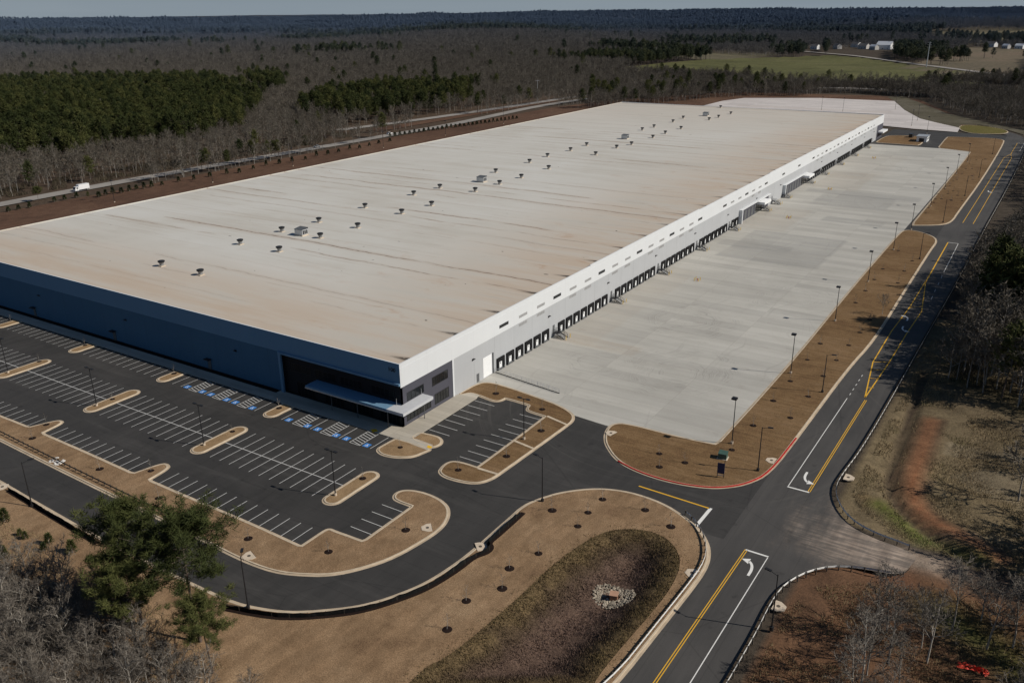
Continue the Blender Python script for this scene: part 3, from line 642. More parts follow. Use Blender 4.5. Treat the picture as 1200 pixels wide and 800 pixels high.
bays(-99.0,-66.2,-41.4,-36.7); bays(-63.2,-30.9,-41.4,-36.7); bays(-26.9,13.2,-41.6,-36.8)
for y in (-25.1,-27.8,-30.45,-33.15): line(15.8,y,21.0,y,LW)
for i in range(7): line(5.1,2.25+2.75*i,10.4,2.15+2.75*i,LW)
for i in range(9): line(17.3,-3.8+2.735*i,22.5,-3.8+2.735*i,LW)
# accessible bays
hatches=[(-55.1,-52.4),(-46.9,-44.1),(-38.7,-35.9),(-21.4,-18.5),(-13.4,-10.4),(-5.2,-2.5)]
for x in (-61.0,-58.0,-49.75,-41.5,-33.1,-24.8,-16.3,-8.2,.2): line(x,-10.5,x,-4.9,LW)
for a,b in hatches:
    for x in (a,b): line(x,-10.6,x,-4.9,LW)
    line(a,-10.6,b,-10.6,LW)
    for k in range(7): y=-10.4+k*.78; line(a+.08,y+.62,b-.08,y,.16,z=MZ+.003)
tag(mk.build('stall_line_markings',M['stall']),'white painted stall lines and hatching across the car park',kind='structure')
def wheelchair(mb,cx,cy,s,z):
    mb.quad((cx-s,cy-s,z),(cx+s,cy-s,z),(cx+s,cy+s,z),(cx-s,cy+s,z),0); z+=.004
    def T(u,v): return (cx+u*s*.8,cy+v*s*.8,z)
    n=14; R0,R1=.52,.38
    for i in range(n):
        a=math.radians(120+250*i/n); b=math.radians(120+250*(i+1)/n)
        mb.quad(T(-.1+R1*math.cos(a),-.3+R1*math.sin(a)),T(-.1+R0*math.cos(a),-.3+R0*math.sin(a)),T(-.1+R0*math.cos(b),-.3+R0*math.sin(b)),T(-.1+R1*math.cos(b),-.3+R1*math.sin(b)),1)
    k=len(mb.v); mb.v+= [T(-.1+.17*math.cos(2*math.pi*i/10),.72+.17*math.sin(2*math.pi*i/10)) for i in range(10)]; mb.f.append(tuple(k+i for i in range(10))); mb.m.append(1)
    mb.quad(T(-.2,.5),T(-.2,-.15),T(0,-.15),T(0,.5),1); mb.quad(T(0,.2),T(0,.05),T(.4,.05),T(.4,.2),1); mb.quad(T(0,-.02),T(0,-.15),T(.45,-.15),T(.45,-.02),1); mb.quad(T(.3,-.15),T(.55,-.75),T(.7,-.70),T(.45,-.15),1)
sym=[-56.5,-51.2,-48.3,-42.9,-40.1,-34.6,-23.3,-17.8,-14.9,-9.6,-6.8,-1.3]
for i,x in enumerate(sym[::-1]):
    mb=MB(); wheelchair(mb,x,-9.75,.72,.012)
    tag(mb.build('parking_symbol',[M['mblue'],M['mwhite']]),'blue square with white wheelchair figure, %s bay from the office corner'%ORD[i],kind='structure',group='accessible parking symbols')
# lane lines on the road
mk=MB(); rz=.014
for d in (-.17,.17):
    for a,b in (((73.9,-60),(73.95,-39)),((73.95,-39),(74.5,-4.9)),((78.3,18.2),(78.5,41)),((78.5,41),(78.7,63.6))): line(a[0]+d,a[1],b[0]+d,b[1],.14,1,rz)
line(77.6,-60,77.8,-36,.14,0,rz); line(77.8,-36,78.05,-4.9,.14,0,rz); line(74.4,-4.9,78.1,-4.9,.35,0,rz)
line(74.6,18.0,75.0,62.5,.14,0,rz); line(74.5,18.0,78.4,18.0,.35,0,rz)
for k in range(5): line(75.05,64.5+k*3.0,75.1,65.7+k*3,.12,0,rz)
def pl(P,w,m=0,b=None):
    for a,b_ in zip(P[:-1],P[1:]): line(*a,*b_,w,m,rz,b)
pl([(78.27,64.69),(75.52,87.23),(75.29,112.43),(76.00,135.37),(75.89,165.25)],.26,1); pl([(78.27,64.69),(78.93,89.92),(79.01,111.64),(79.51,133.10),(75.89,165.25)],.26,1)
pl([(76.03,164.28),(75.26,220.15)],.34,1); pl([(75.26,220.15),(78.66,219.99)],.3,0); pl([(78.66,219.99),(79.33,178.19)],.15,0)
for q in ([(75.52,87.23),(79.04,89.34)],[(76.33,82.13),(79.01,83.14)],[(76.88,76.53),(78.83,77.12)],[(77.66,70.78),(78.81,71.47)],[(76.07,134.97),(78.89,137.96)],[(76.42,142.83),(78.33,143.96)],[(76.28,151.28),(77.59,152.05)]): pl(q,.22,1)
for q in ([(79.41,173.78),(79.58,170.62)],[(79.67,165.37),(79.73,162.30)],[(79.81,157.30),(79.86,154.37)],[(80.05,149.66),(80.12,145.95)]): pl(q,.13,0)
for x in (76.0,79.7): line(x,256,x+.2,440,.2,1,rz)
line(76.2,440,78.4,455,.2,1,rz); line(79.9,440,78.4,455,.2,1,rz); line(76.2,440,79.9,440,.2,1,rz); line(78.4,455,78.4,505,.2,1,rz); line(78.4,505,82.0,505,.3,0,rz); line(82,505,82,470,.14,0,rz)
line(51.6,4.2,65.2,3.7,.32,1,.011); line(65.35,3.9,65.2,-2.7,.6,0,.011)
line(60.5,246.2,66.0,246.2,.7,0,.011)
tag(mk.build('lane_markings',[M['mwhite'],M['myellow']]),'white and yellow painted lane lines on the road and entrance',kind='structure')
def arrow(cx,cy,rz_,flip,label):
    mb=MB(); z=.016; ca,sa=math.cos(rz_),math.sin(rz_)
    def T(u,v):
        u*=flip; return (cx+u*ca-v*sa,cy+u*sa+v*ca,z)
    n=9; P=[]
    for i in range(n+1):
        t=i/n*math.radians(80); P.append(((-1.3+1.3*math.cos(t)),(-.6+2.6*math.sin(t)),t))
    for a,b in zip(P[:-1],P[1:]):
        q=[]
        for (u,v,t) in (a,b):
            q.append((T(u-.22*math.cos(t),v-.22*math.sin(t)),T(u+.22*math.cos(t),v+.22*math.sin(t))))
        mb.quad(q[0][0],q[0][1],q[1][1],q[1][0]) if flip>0 else mb.quad(q[0][1],q[0][0],q[1][0],q[1][1])
    mb.quad(T(-.2,-1.7),T(.2,-1.7),T(.22,-.6),T(-.22,-.6))
    u,v,t=P[-1]; mb.tri(T(u+.1,v-.75),T(u+.1,v+.75),T(u-1.15,v+.1))
    tag(mb.build('turn_arrow_marking',M['mwhite']),label,kind='structure')
arrow(76.9,-9.6,0,1,'white curved turn arrow on the near approach of the road')
arrow(76.2,23.4,math.pi,1,'white curved turn arrow beyond the junction on the road')
arrow(77.3,116,math.pi,1,'white turn arrow between the yellow lines in tree shadow')
arrow(77.3,124.5,0,1,'white turn arrow just beyond the shadowed one on the road')
arrow(78.2,330,math.pi,1,'small white turn arrow far up the road')
# highway
for nm,pts,wd,lb in (('highway',[(-303,-160),(-304,60),(-306,120),(-306,160),(-300,290),(-298,355),(-294,412),(-300,500),(-304,545),(-300,620),(-285,720),(-240,800),(-165,850),(-80,868),(10,850),(110,790),(220,700)],5.0,'pale concrete highway lanes nearest the warehouse bank'),
                     ('highway',[(-350,352),(-344,385),(-337,426),(-330,490),(-322,575),(-318,650),(-300,760),(-250,850),(-165,900),(-70,915),(30,898),(130,835),(250,740)],5.0,'farther pale highway lanes beyond the grass median')):
    mb=MB(); P=chaikin(pts,3); ribbon(mb,P,-wd,wd,.05); tag(mb.build(nm,M['hwy']),lb,kind='structure')
mb=MB(); mb.poly(ccw([(-331,360),(-318,360),(-311,600),(-314,640),(-326,500)]),.02)
tag(mb.build('median_grass',M['bank']),'dry brown grass median between the highway lanes',kind='structure')
# far field and county road
def hz(x,y): return float(hills(np.array([float(x)]),np.array([float(y)]))[0])
def drape(name,pts,mat,label,dz=.6,step=28):
    P=ccw(pts); xs=np.arange(min(p[0] for p in P),max(p[0] for p in P)+step,step); ys=np.arange(min(p[1] for p in P),max(p[1] for p in P)+step,step)
    X,Y=np.meshgrid(xs,ys); k=inside_np(X,Y,P); Z=hills(X,Y)+dz; I=np.arange(X.size).reshape(X.shape)
    kc=(k[:-1,:-1].astype(int)+k[1:,1:]+k[:-1,1:]+k[1:,:-1])>=2
    Fq=np.stack([I[:-1,:-1],I[:-1,1:],I[1:,1:],I[1:,:-1]],-1)[kc]; used=np.unique(Fq); rm=-np.ones(X.size,int); rm[used]=np.arange(len(used))
    return tag(np_mesh(name,np.stack([X,Y,Z],-1).reshape(-1,3)[used],rm[Fq],mat),label,kind='structure')
FIELD=[(-470,1010),(-380,930),(-190,905),(-60,925),(40,1010),(35,1090),(-100,1340),(-250,1640),(-330,1680),(-440,1480),(-470,1250)]
drape('field',FIELD,M['field'],'wide dull green field beyond the highway',.8)
FIELD2=[(-97.17,1229.35),(-33.11,1103.28),(56.09,1066.57),(11.32,2030.65),(-121.42,2089.20),(-127.77,1548.30)]
drape('field',FIELD2,M['field2'],'pale dry pasture beside the county road near the houses',.8)
croad=[(330,760),(190,900),(95,1035),(20,1140),(-110,1390),(-250,1655),(-330,1740),(-460,1850)]
mb=MB(); Pc=resample(chaikin(croad,2),30)
for a,b in zip(Pc[:-1],Pc[1:]):
    h=6.5; nx,ny=-math.sin(a[2])*h,math.cos(a[2])*h
    mb.quad((a[0]-nx,a[1]-ny,hz(a[0],a[1])+1.6),(b[0]-nx,b[1]-ny,hz(b[0],b[1])+1.6),(b[0]+nx,b[1]+ny,hz(b[0],b[1])+1.6),(a[0]+nx,a[1]+ny,hz(a[0],a[1])+1.6))
tag(mb.build('county_road',M['hwy']),'pale road running along the far edge of the green field',kind='structure')

# ================================================================== warehouse
bld=empty('warehouse_building',(0,0,0),0,'huge white flat-roofed distribution warehouse with rows of dock doors along its long side','warehouse')
# roof: very low ridge along the middle, edged by a parapet
mb=MB()
RZ=lambda x: 13.72
nx_=38; ny_=60
for i in range(nx_):
    for j in range(ny_):
        x0=-W+.3+(W-.6)*i/nx_; x1=-W+.3+(W-.6)*(i+1)/nx_; y0=.3+(L-.6)*j/ny_; y1=.3+(L-.6)*(j+1)/ny_
        zz=lambda x,y: 13.88+.30*(1-abs((x+W/2)/(W/2)))
        mb.quad((x0,y0,zz(x0,y0)),(x1,y0,zz(x1,y0)),(x1,y1,zz(x1,y1)),(x0,y1,zz(x0,y1)))
mb.build('roof',M['roof'],bld)
mb=MB(); t=.3
mb.box(-W,0,13.3,0,t,H); mb.box(-W,L-t,13.3,0,L,H); mbl=MB(); mbl.box(-W,t,13.3,-W+t,L-t,H-.12); mbl.build('parapet',M['roof'],bld)
for k in range(12):
    y0=t+(L-2*t)*k/12; y1=t+(L-2*t)*(k+1)/12
    mb.box(-t,y0,13.3,0,y1,H+(.25 if k in (2,3,6,7,10) else 0.))
mb.build('parapet',M['wwhite'],bld)
# walls: dock side (x=0)
mb=MB(); z1=9.05
mb.quad((0,17.9,0),(0,L-20,0),(0,L-20,z1),(0,17.9,z1)); mb.build('dock_wall',M['wgrey'],bld)
mb=MB(); mb.box(-.02,-.04,z1,.045,L+.02,13.31); mb.build('wall_band',M['wwhite'],bld)
mb=MB(); mb.box(-.25,17.7,0,.06,18.25,9.4); mb.build('pilaster',M['wwhite'],bld); mb=MB(); mb.box(-.2,L-20.4,0,.10,L-19.6,9.05); mb.build('pilaster',M['wwhite'],bld)
mb=MB(); mb.quad((-W,L,0),(-W,0,0),(-W,0,13.31),(-W,L,13.31)); mb.quad((0,L,0),(-W,L,0),(-W,L,13.31),(0,L,13.31)); mb.build('rear_wall',M['wgrey'],bld)
# front wall (y=0)
mb=MB(); mb.quad((-W,0,0),(-34.9,0,0),(-34.9,0,9.9),(-W,0,9.9)); mb.build('front_wall',M['fgrey_shade'],bld)
mb=MB(); mb.box(-W,-.05,9.9,.0,0.02,13.31); mb.build('front_wall_band',M['fwhite_shade'],bld)
mb=MB(); mb.box(-W,-.055,13.31,0,-.002,H); mb.build('front_parapet',M['fwhite_shade'],bld)
mb=MB(); mb.box(-35.2,-.5,0,-34.5,.0,10.0); mb.box(-34.5,-.5,9.55,-.02,-.05,10.02); mb.build('entrance_frame',M['fwhite_shade'],bld)
for i,x in enumerate((-136.0,-98.3,-60.3)):
    mb=MB(); mb.box(x-.55,-.14,.14,x+.55,-.01,2.45); d=mb.build('door',M['steelgrey'],bld)
    mb=MB(); mb.tube((x+.35,-.2,1.2),(x+.35,-.16,1.2),.05,.05); mb.build('handle',M['galv'],d)
    mb=MB(); mb.box(x-.9,-1.1,2.75,x+.9,-.01,2.95); mb.build('door_canopy',M['dark'],bld)
def wall_light(x,y,z,nx,ny):
    mb=MB(); s=.28
    mb.box(x-(s if ny else 0)+(0 if ny else 0.0),y-(0 if ny else s),z-.2,x+(s if ny else .12*nx),y+(.12*ny if ny else s),z+.2) if nx>0 or ny<0 else None
    mb.box(min(x,x+.55*nx)-(.3 if ny else 0),min(y,y+.55*ny)-(0 if ny else .3),z+.1,max(x,x+.55*nx)+(.3 if ny else 0),max(y,y+.55*ny)+(0 if ny else .3),z+.24)
    mb.build('wall_light',M['dark'],bld)
for x in (-132,-92,-50): wall_light(x,-.01,7.0,0,-1)
for y in (25.6,60.0,94.2,128.4,162.6,196.8,232,266,338,372,406,440,468): wall_light(.01,y,6.35,1,0)
# office corner, charcoal, with windows, storefront, canopy
mb=MB(); mb.quad((-.05,.0,0),(-.05,17.7,0),(-.05,17.7,9.05),(-.05,0,9.05)); mb.build('office_wall',M['office'],bld)
mb=MB(); mb.quad((-34.5,.6,0),(-.05,.6,0),(-.05,.6,9.6),(-34.5,.6,9.6)); mb.quad((-34.5,-.05,9.6),(-34.5,.6,9.6),(-.05,.6,9.6),(-.05,-.05,9.6)); mb.quad((-34.5,0,0),(-34.5,.6,0),(-34.5,.6,9.6),(-34.5,0,9.6)); mb.quad((-.05,.6,0),(-.05,0,0),(-.05,0,9.6),(-.05,.6,9.6))
mb.build('entrance_wall',M['officedark'],bld)
def window_x(y0,y1,z0,z1,n,x=-.05,name='window'):
    mb=MB(); mb.quad((x+.012,y0,z0),(x+.012,y1,z0),(x+.012,y1,z1),(x+.012,y0,z1)); g=mb.build(name,M['glass'],bld)
    mb=MB(); f=.09
    mb.box(x+.013,y0-f,z0-f,x+.07,y1+f,z0); mb.box(x+.013,y0-f,z1,x+.07,y1+f,z1+f)
    for k in range(n+1): yy=y0+(y1-y0)*k/n; mb.box(x+.014,yy-f/2,z0,x+.06,yy+f/2,z1)
    mb.build('frame',M['dark'],g)
window_x(1.9,7.4,5.45,7.15,4); window_x(10.45,15.95,5.5,7.4,4); window_x(11.1,16.1,.95,3.2,5); window_x(1.5,9.6,.95,3.2,7)
def window_y(x0,x1,z0,z1,n,y=.6):
    mb=MB(); mb.quad((x0,y-.012,z0),(x1,y-.012,z0),(x1,y-.012,z1),(x0,y-.012,z1)); g=mb.build('window',M['glassdark'],bld)
    mb=MB(); f=.1
    mb.box(x0-f,y-.08,z0-f,x1+f,y-.013,z0); mb.box(x0-f,y-.08,z1,x1+f,y-.013,z1+f)
    for k in range(n+1): xx=x0+(x1-x0)*k/n; mb.box(xx-f/2,y-.07,z0,xx+f/2,y-.014,z1)
    mb.build('frame',M['dark'],g)
for a in (-32.6,-24.9,-17.4,-8.6): window_y(a,a+6.2,5.75,7.6,5)
for a in (-31,-22.5,-14,-6.6): window_y(a,a+5.6,.25,3.4,5)
mb=MB(); mb.box(-24.6,-3.0,4.5,-1.6,.55,5.15); mb.build('front_canopy',M['fwhite_shade'],bld)  # white canopy's shaded stretch, the shade painted in as blue
mb=MB(); P=[(-1.595,-3.0),(2.85,-3.0),(2.85,6.9),(-.03,6.9),(-.03,.55),(-1.595,.55)]; mb.poly(P,5.15)
for i in range(6): a=P[i]; b=P[(i+1)%6]; mb.quad((*a,4.5),(*b,4.5),(*b,5.15),(*a,5.15))
mb.poly(P,4.5); mb.build('side_canopy',M['canopy'],bld)
mb=MB(); mb.box(-24.7,-3.06,4.48,-1.7,-3.005,4.72); mb.build('canopy_fascia',M['galv'],bld)
for (x,y) in ((-2.6,-1.6),(-11,-1.6),(-18.5,-1.6),(1.3,5.6)):
    mb=MB(); mb.box(x-.06,y-.06,.14,x+.06,y+.06,4.51); mb.build('canopy_post',M['steelgrey'],bld)
for (x,y) in ((.12,6.4),(-1.0,-.4)):
    mb=MB(); mb.tube((x,y,5.14),(x,y,6.6),.05,.04); mb.build('canopy_rod',M['galv'],bld)
# street number high on the corner
fc=bpy.data.curves.new('street_number','FONT'); fc.body='100'; fc.size=1.25; fc.extrude=.04; fc.space_character=1.1
tmp=bpy.data.objects.new('street_number_text',fc); C.objects.link(tmp)
bpy.context.view_layer.update(); dgr=bpy.context.evaluated_depsgraph_get(); me=bpy.data.meshes.new_from_object(tmp.evaluated_get(dgr)); bpy.data.objects.remove(tmp)
me.materials.clear(); me.materials.append(M['dark']); nm=link('street_number',me,bld); nm.rotation_euler=(math.pi/2,0,0); nm.location=(-3.0,-.11,12.35)
# dock doors
seal_me=None
def dock_door(y):
    mb=MB(); a,b,zt=1.62,.82,3.12
    mb.box(.0,y-a,.05,.34,y-b,zt); mb.box(.0,y+b,.05,.34,y+a,zt); mb.box(.0,y-b,2.12,.36,y+b,zt)
    d=mb.build('dock_door',M['black'],bld)
    mb=MB(); mb.quad((.05,y-b,.35),(.05,y+b,.35),(.05,y+b,2.12),(.05,y-b,2.12)); mb.build('door_panel',M['white'],d)
    mb=MB(); mb.box(.052,y-.16,1.35,.07,y+.16,1.75); mb.build('vision_panel',M['dark'],d)
    mb=MB(); mb.box(.0,y-b,.0,.42,y+b,.35); mb.box(.34,y-1.4,.1,.5,y-1.0,.7); mb.box(.34,y+1.0,.1,.5,y+1.4,.7); mb.build('dock_bumper',M['steelgrey'],d)
ys=[36.85+4.27*k for k in range(6)]
for g in range(4): ys+=[66.5+34.2*g+4.27*k for k in range(7)]
ys+=[203.4,207.7]+[313.6+4.27*k for k in range(6)]
ys+=[341.7+4.27*k for k in range(7)]+[375.8+4.27*k for k in range(7)]+[410.0+4.27*k for k in range(7)]+[444.2+4.27*k for k in range(5)]
for y in ys: dock_door(y)
# high windows and louvres, walk doors, drive-in door
def block(name,mat,x0,y0,z0,x1,y1,z1): mb=MB(); mb.box(x0,y0,z0,x1,y1,z1); return mb.build(name,mat,bld)
for k in range(17):
    y=38.7+25.63*k
    block('clerestory_window',M['glass'],.0,y-2.0,10.35,.075,y+2.0,11.15)
    for o,lo in ((8.7,True),(17.3,True)):
        if k in (5,) : continue
        yy=y+o
        if k in (8,9,10): continue
        mb=MB()
        for q in range(5): mb.box(.0,yy-1.9+q*.77,10.25,.072,yy-1.9+q*.77+.68,10.95)
        mb.build('louvre_vent',M['louvre'],bld)
        if k not in (6,10):
            mb=MB()
            for q in range(5): mb.box(.0,yy-1.9+q*.77,8.05,.03,yy-1.9+q*.77+.68,8.8)
            mb.build('louvre_vent',M['louvre'],bld)
block('drive_in_door',M['white'],.0,29.6,.16,.05,33.2,5.2)
for y,z in ((27.4,2.2),(62.6,3.2),(96.7,3.2),(130.9,3.2),(165.1,3.2),(199.4,3.2),(254.6,3.4),(338.0,3.2),(372.2,3.2),(406.4,3.2),(440.6,3.2),(466.2,2.6)):
    d=block('walk_door',M['steelgrey'],.0,y-.5,z-2.1,.06,y+.5,z); mb=MB(); mb.box(.06,y+.28,z-1.1,.12,y+.36,z-.95); mb.build('handle',M['galv'],d)
for y in (33.7,): 
    mb=MB(); mb.box(.0,y-.16,.15,.2,y+.16,5.3); mb.build('downspout',M['steelgrey'],bld)
# future office recesses on the dock side
for (y0,y1) in ((211.3,249.4),(271.2,309.2)):
    mb=MB(); mb.quad((.02,y0,0),(.02,y1,0),(.02,y1,5.2),(.02,y0,5.2)); rc=mb.build('recess_wall',M['office'],bld)
    mb=MB(); mb.box(.0,y0-.8,0,1.4,y0,5.55); mb.box(.0,y0,5.2,1.0,y1,5.55); mb.build('recess_frame',M['wwhite'],bld)
    for k in range(8):
        y=y0+3.0+4.3*k
        if y<y1-1.5:
            mb=MB(); mb.box(.021,y-1.2,.3,.1,y+1.2,3.9); mb.build('knock_out_panel',M['steelgrey'],rc)
    cyy=y0+26 if y0<250 else y1-2
    mb=MB(); mb.box(.1,cyy-5,3.9,3.6,cyy+4,4.9); mb.build('entrance_canopy',M['white'],bld)
    mb=MB(); mb.quad((.11,cyy-4.5,.2),(.11,cyy+3.5,.2),(.11,cyy+3.5,3.7),(.11,cyy-4.5,3.7)); mb.build('storefront',M['glass'],bld)
# far corner entrance
mb=MB(); mb.quad((.02,L-17,0),(.02,L-1,0),(.02,L-1,9.0),(.02,L-17,9.0)); mb.quad((.019,L-20,0),(.019,L,0),(.019,L,9.05),(.019,L-20,9.05)); mb.build('office_wall',M['office'],bld)
mb=MB(); mb.box(.05,L-15,4.0,3.2,L+1,5.0); mb.build('canopy',M['white'],bld)
# roof units
M['fan']=simple('dull_fan_housing',(.24,.24,.24),.6,.4,.2,var=.2)
def fan_unit():
    r=empty('roof_fan',(0,0,0))
    mb=MB(); mb.box(-.8,-.8,0,.8,.8,.22); mb.build('kerb_base',M['conc'],r)
    mb=MB(); mb.lathe([(.55,.22),(.55,.7),(.8,1.2)],12); mb.build('housing',M['fan'],r)
    mb=MB(); mb.lathe([(.85,1.25),(.98,1.3),(1.0,1.62),(.75,1.72)],12); mb.build('cap',M['dark'],r)
    return r
def big_unit():
    r=empty('rooftop_air_unit',(0,0,0))
    mb=MB(); mb.box(-1.9,-1.5,0,1.9,1.5,.35); mb.build('kerb_base',M['conc'],r)
    mb=MB(); mb.box(-1.7,-1.3,.35,1.7,1.3,2.1); mb.build('casing',M['galv'],r)
    mb=MB(); n=len(mb.v); mb.quad((-1.8,-1.45,2.1),(1.8,-1.45,2.1),(1.8,1.45,2.5),(-1.8,1.45,2.5)); mb.quad((-1.8,-1.45,2.0),(-1.8,1.45,2.4),(1.8,1.45,2.4),(1.8,-1.45,2.0)); mb.box(-1.75,1.3,2.1,1.75,1.4,2.46)
    mb.build('hood',M['steelgrey'],r)
    for k in range(3):
        mb=MB(); mb.box(1.7,-1.0+k*.75,.6,1.74,-.5+k*.75,1.8); mb.build('grille',M['dark'],r)
    return r
fans=[(-104.97,21.85),(-87.94,21.64),(-104.67,49.98),(-87.61,50.05),(-105.71,68.17),(-88.72,68.41),(-104.76,84.12),(-87.71,84.76),(-106.52,109.48),(-88.46,108.49),(-105.56,136.58),(-87.48,124.48),(-104.93,152.59),(-88.45,153.88),(-105.07,193.54),(-88.33,171.19),(-88.10,187.70),(-88.99,212.28),(-105.53,222.85),(-106.98,241.92),(-106.26,263.75),(-107.27,283.02),(-88.87,257.68),(-89.60,282.43),(-87.99,296.76),(-107.07,352.08),(-106.52,367.75),(-88.56,325.44),(-89.39,344.65),(-106.18,396.08),(-89.33,367.82),(-108.17,417.81),(-90.21,416.69),(-89.72,432.44),(-108.85,489.38),(-89.17,454.49)]
bigs=[(-96.82,68.18),(-97.98,172.23),(-100.56,315.30),(-100.43,437.74)]
pf=fan_unit(); pb=big_unit()
rz_at=lambda x: 13.88+.30*(1-abs((x+W/2)/(W/2)))
for i,(x,y) in enumerate(fans):
    o=pf if i==0 else copy_tree(pf); o.location=(x,y,rz_at(x)-.03)
    tag(o,'small grey exhaust fan on the pale roof, %s counting from the front wall'%ORD[i],'roof fan','exhaust fans on the warehouse roof')
for i,(x,y) in enumerate(bigs):
    o=pb if i==0 else copy_tree(pb); o.location=(x,y,rz_at(x)-.03)
    tag(o,'large boxy air unit with sloped hood on the roof, %s from the front wall'%ORD[i],'air unit','air units on the warehouse roof')

# ================================================================== dock stairs, bollards, hydrants, railing
def stairs():
    r=empty('dock_stair')
    mb=MB(); mb.box(.08,-.9,1.05,1.5,.9,1.18); mb.build('landing',M['dark'],r)
    mb=MB(); n=6
    for k in range(n): x=1.5+k*.36; z=1.05-(k+1)*.17; mb.box(x,-.85,z,x+.34,.85,z+.06)
    mb.build('treads',M['galv'],r)
    for s in (-1,1):
        mb=MB(); a=Vector((1.45,s*.9,1.1)); b=Vector((3.75,s*.9,.04)); mb.tube(a,b,.11,.11,4); mb.build('stringer',M['dark'],r)
        mb=MB()
        for z in (1.0,.5): mb.tube((.1,s*.9,1.12+z),(1.5,s*.9,1.12+z),.05,.05,5); mb.tube((1.5,s*.9,1.12+z),(3.7,s*.9,.05+z),.05,.05,5)
        for x,z in ((.15,1.1),(1.5,1.1),(2.6,.58),(3.7,.05)): mb.tube((x,s*.9,z),(x,s*.9,z+1.02),.05,.05,5)
        mb.build('railing',M['dark'],r)
        for x in (.2,1.4):
            mb=MB(); mb.tube((x,s*.8,0),(x,s*.8,1.06),.07,.07,5); mb.build('leg',M['dark'],r)
    return r
ps=stairs(); sy=[62.6,96.7,130.9,165.1,199.4,239,254.6,270.0,310.6,338.0,372.2,406.4,440.6]
def bollard():
    r=empty('bollard'); mb=MB(); mb.lathe([(.1,0),(.1,1.05),(.07,1.15)],8); mb.build('post',M['yel'],r); mb=MB(); mb.lathe([(.17,0),(.17,.06),(.1,.1)],8); mb.build('footing',M['conc'],r); return r
pbol=bollard(); nb=0
def put_bollard(x,y,label):
    global nb
    o=pbol if nb==0 else copy_tree(pbol); nb+=1; o.location=(x,y,.012); tag(o,label,'bollard','yellow bollards in the truck court')
for i,y in enumerate(sy):
    o=ps if i==0 else copy_tree(ps); o.location=(.02,y+.2,.012)
    tag(o,'black steel dock stair against the dock wall, %s from the office end'%ORD[i],'stair','dock stairs along the warehouse wall')
    for s in (-1,1): put_bollard(4.3,y+.2+s*1.1,'%s yellow bollard at the foot of the %s dock stair'%('near' if s<0 else 'far',ORD[i]))
hyd=[(14.32,129.03),(14.57,229.78),(14.53,298.40),(13.91,401.58)]
ph=None
for i,(x,y) in enumerate(hyd):
    if ph is None:
        ph=empty('fire_hydrant'); mb=MB(); mb.lathe([(.16,0),(.16,.08),(.11,.1),(.11,.6),(.15,.62),(.13,.75),(.04,.85)],10); mb.build('barrel',M['red'],ph)
        mb=MB(); mb.tube((-.22,0,.45),(.22,0,.45),.06,.06,8); mb.build('nozzle',M['red'],ph); o=ph
    else: o=copy_tree(ph)
    o.location=(x,y,.012); tag(o,'red fire hydrant ringed by yellow bollards on the court, %s from the near end'%ORD[i],'hydrant','hydrants in the truck court')
    for k in range(4): put_bollard(x+1.0*math.cos(k*math.pi/2+.78),y+1.0*math.sin(k*math.pi/2+.78),'%s of the four yellow bollards round the %s hydrant'%(ORD[k],ORD[i]))
rl=empty('safety_railing',(0,0,0),0,'long low pipe railing from the dock wall across the concrete apron','railing')
A0=Vector((.3,34.4,.012)); B0=Vector((19.4,31.75,.012)); n=13
mb=MB(); 
for z in (1.05,.55): mb.tube(A0+Vector((0,0,z)),B0+Vector((0,0,z)),.045,.045,5)
mb.build('rail',M['galv'],rl)
for k in range(n):
    P=A0.lerp(B0,k/(n-1)); mb=MB(); mb.tube(P,P+Vector((0,0,1.07)),.045,.045,5); mb.build('post',M['galv'],rl)
mb=MB(); d=(B0-A0).normalized(); nn=Vector((-d.y,d.x,0))*.09; a,b=A0-nn,B0-nn; c_,e=B0+nn,A0+nn
mb.box(0,0,0,.01,.01,.01); 
for q in ((a,b,b,a),): pass
mb=MB(); h=Vector((0,0,.12)); mb.quad(tuple(a),tuple(b),tuple(b+h),tuple(a+h)); mb.quad(tuple(c_),tuple(e),tuple(e+h),tuple(c_+h)); mb.quad(tuple(a+h),tuple(b+h),tuple(c_+h),tuple(e+h)); mb.quad(tuple(b),tuple(c_),tuple(c_+h),tuple(b+h))
mb.build('kerb_wall',M['dark'],rl)  # dark colour stands for the shadow line below the railing

# ================================================================== lamps
def lamp(kind,h=9.0):
    r=empty('street_lamp')
    mb=MB(); mb.lathe([(.28,-.2),(.28,.45)],12); mb.build('concrete_base',M['conc'] if kind!='single' else M['dark'],r)
    mb=MB(); mb.tube((0,0,.3),(0,0,h),.115,.07,8); mb.build('pole',M['dark'],r)
    if kind=='double':
        mb=MB(); mb.box(-1.1,-.05,h-.12,1.1,.05,h); mb.build('arm',M['dark'],r)
        for s in (-1,1): mb=MB(); mb.box(s*1.0-.42,-.22,h-.06,s*1.0+.42,.22,h+.1); mb.build('lamp_head',M['dark'],r)
    elif kind=='single':
        mb=MB(); mb.tube((0,0,h-.25),(1.2,0,h+.05),.05,.045,6); mb.build('arm',M['dark'],r)
        mb=MB(); mb.box(1.0,-.2,h-.02,1.95,.2,h+.13); mb.build('lamp_head',M['dark'],r)
    else:
        for k in range(2):
            mb=MB(); mb.box(-.25,-.5+k*.55,h-.1,.75,-.05+k*.55,h+.25); mb.build('lamp_head',M['dark'],r)
    return r
LP={}
def put_lamp(kind,x,y,rz,label,group,h=9.0):
    k=(kind,h)
    o=LP[k]=lamp(kind,h) if k not in LP else None
    return o
protos={}
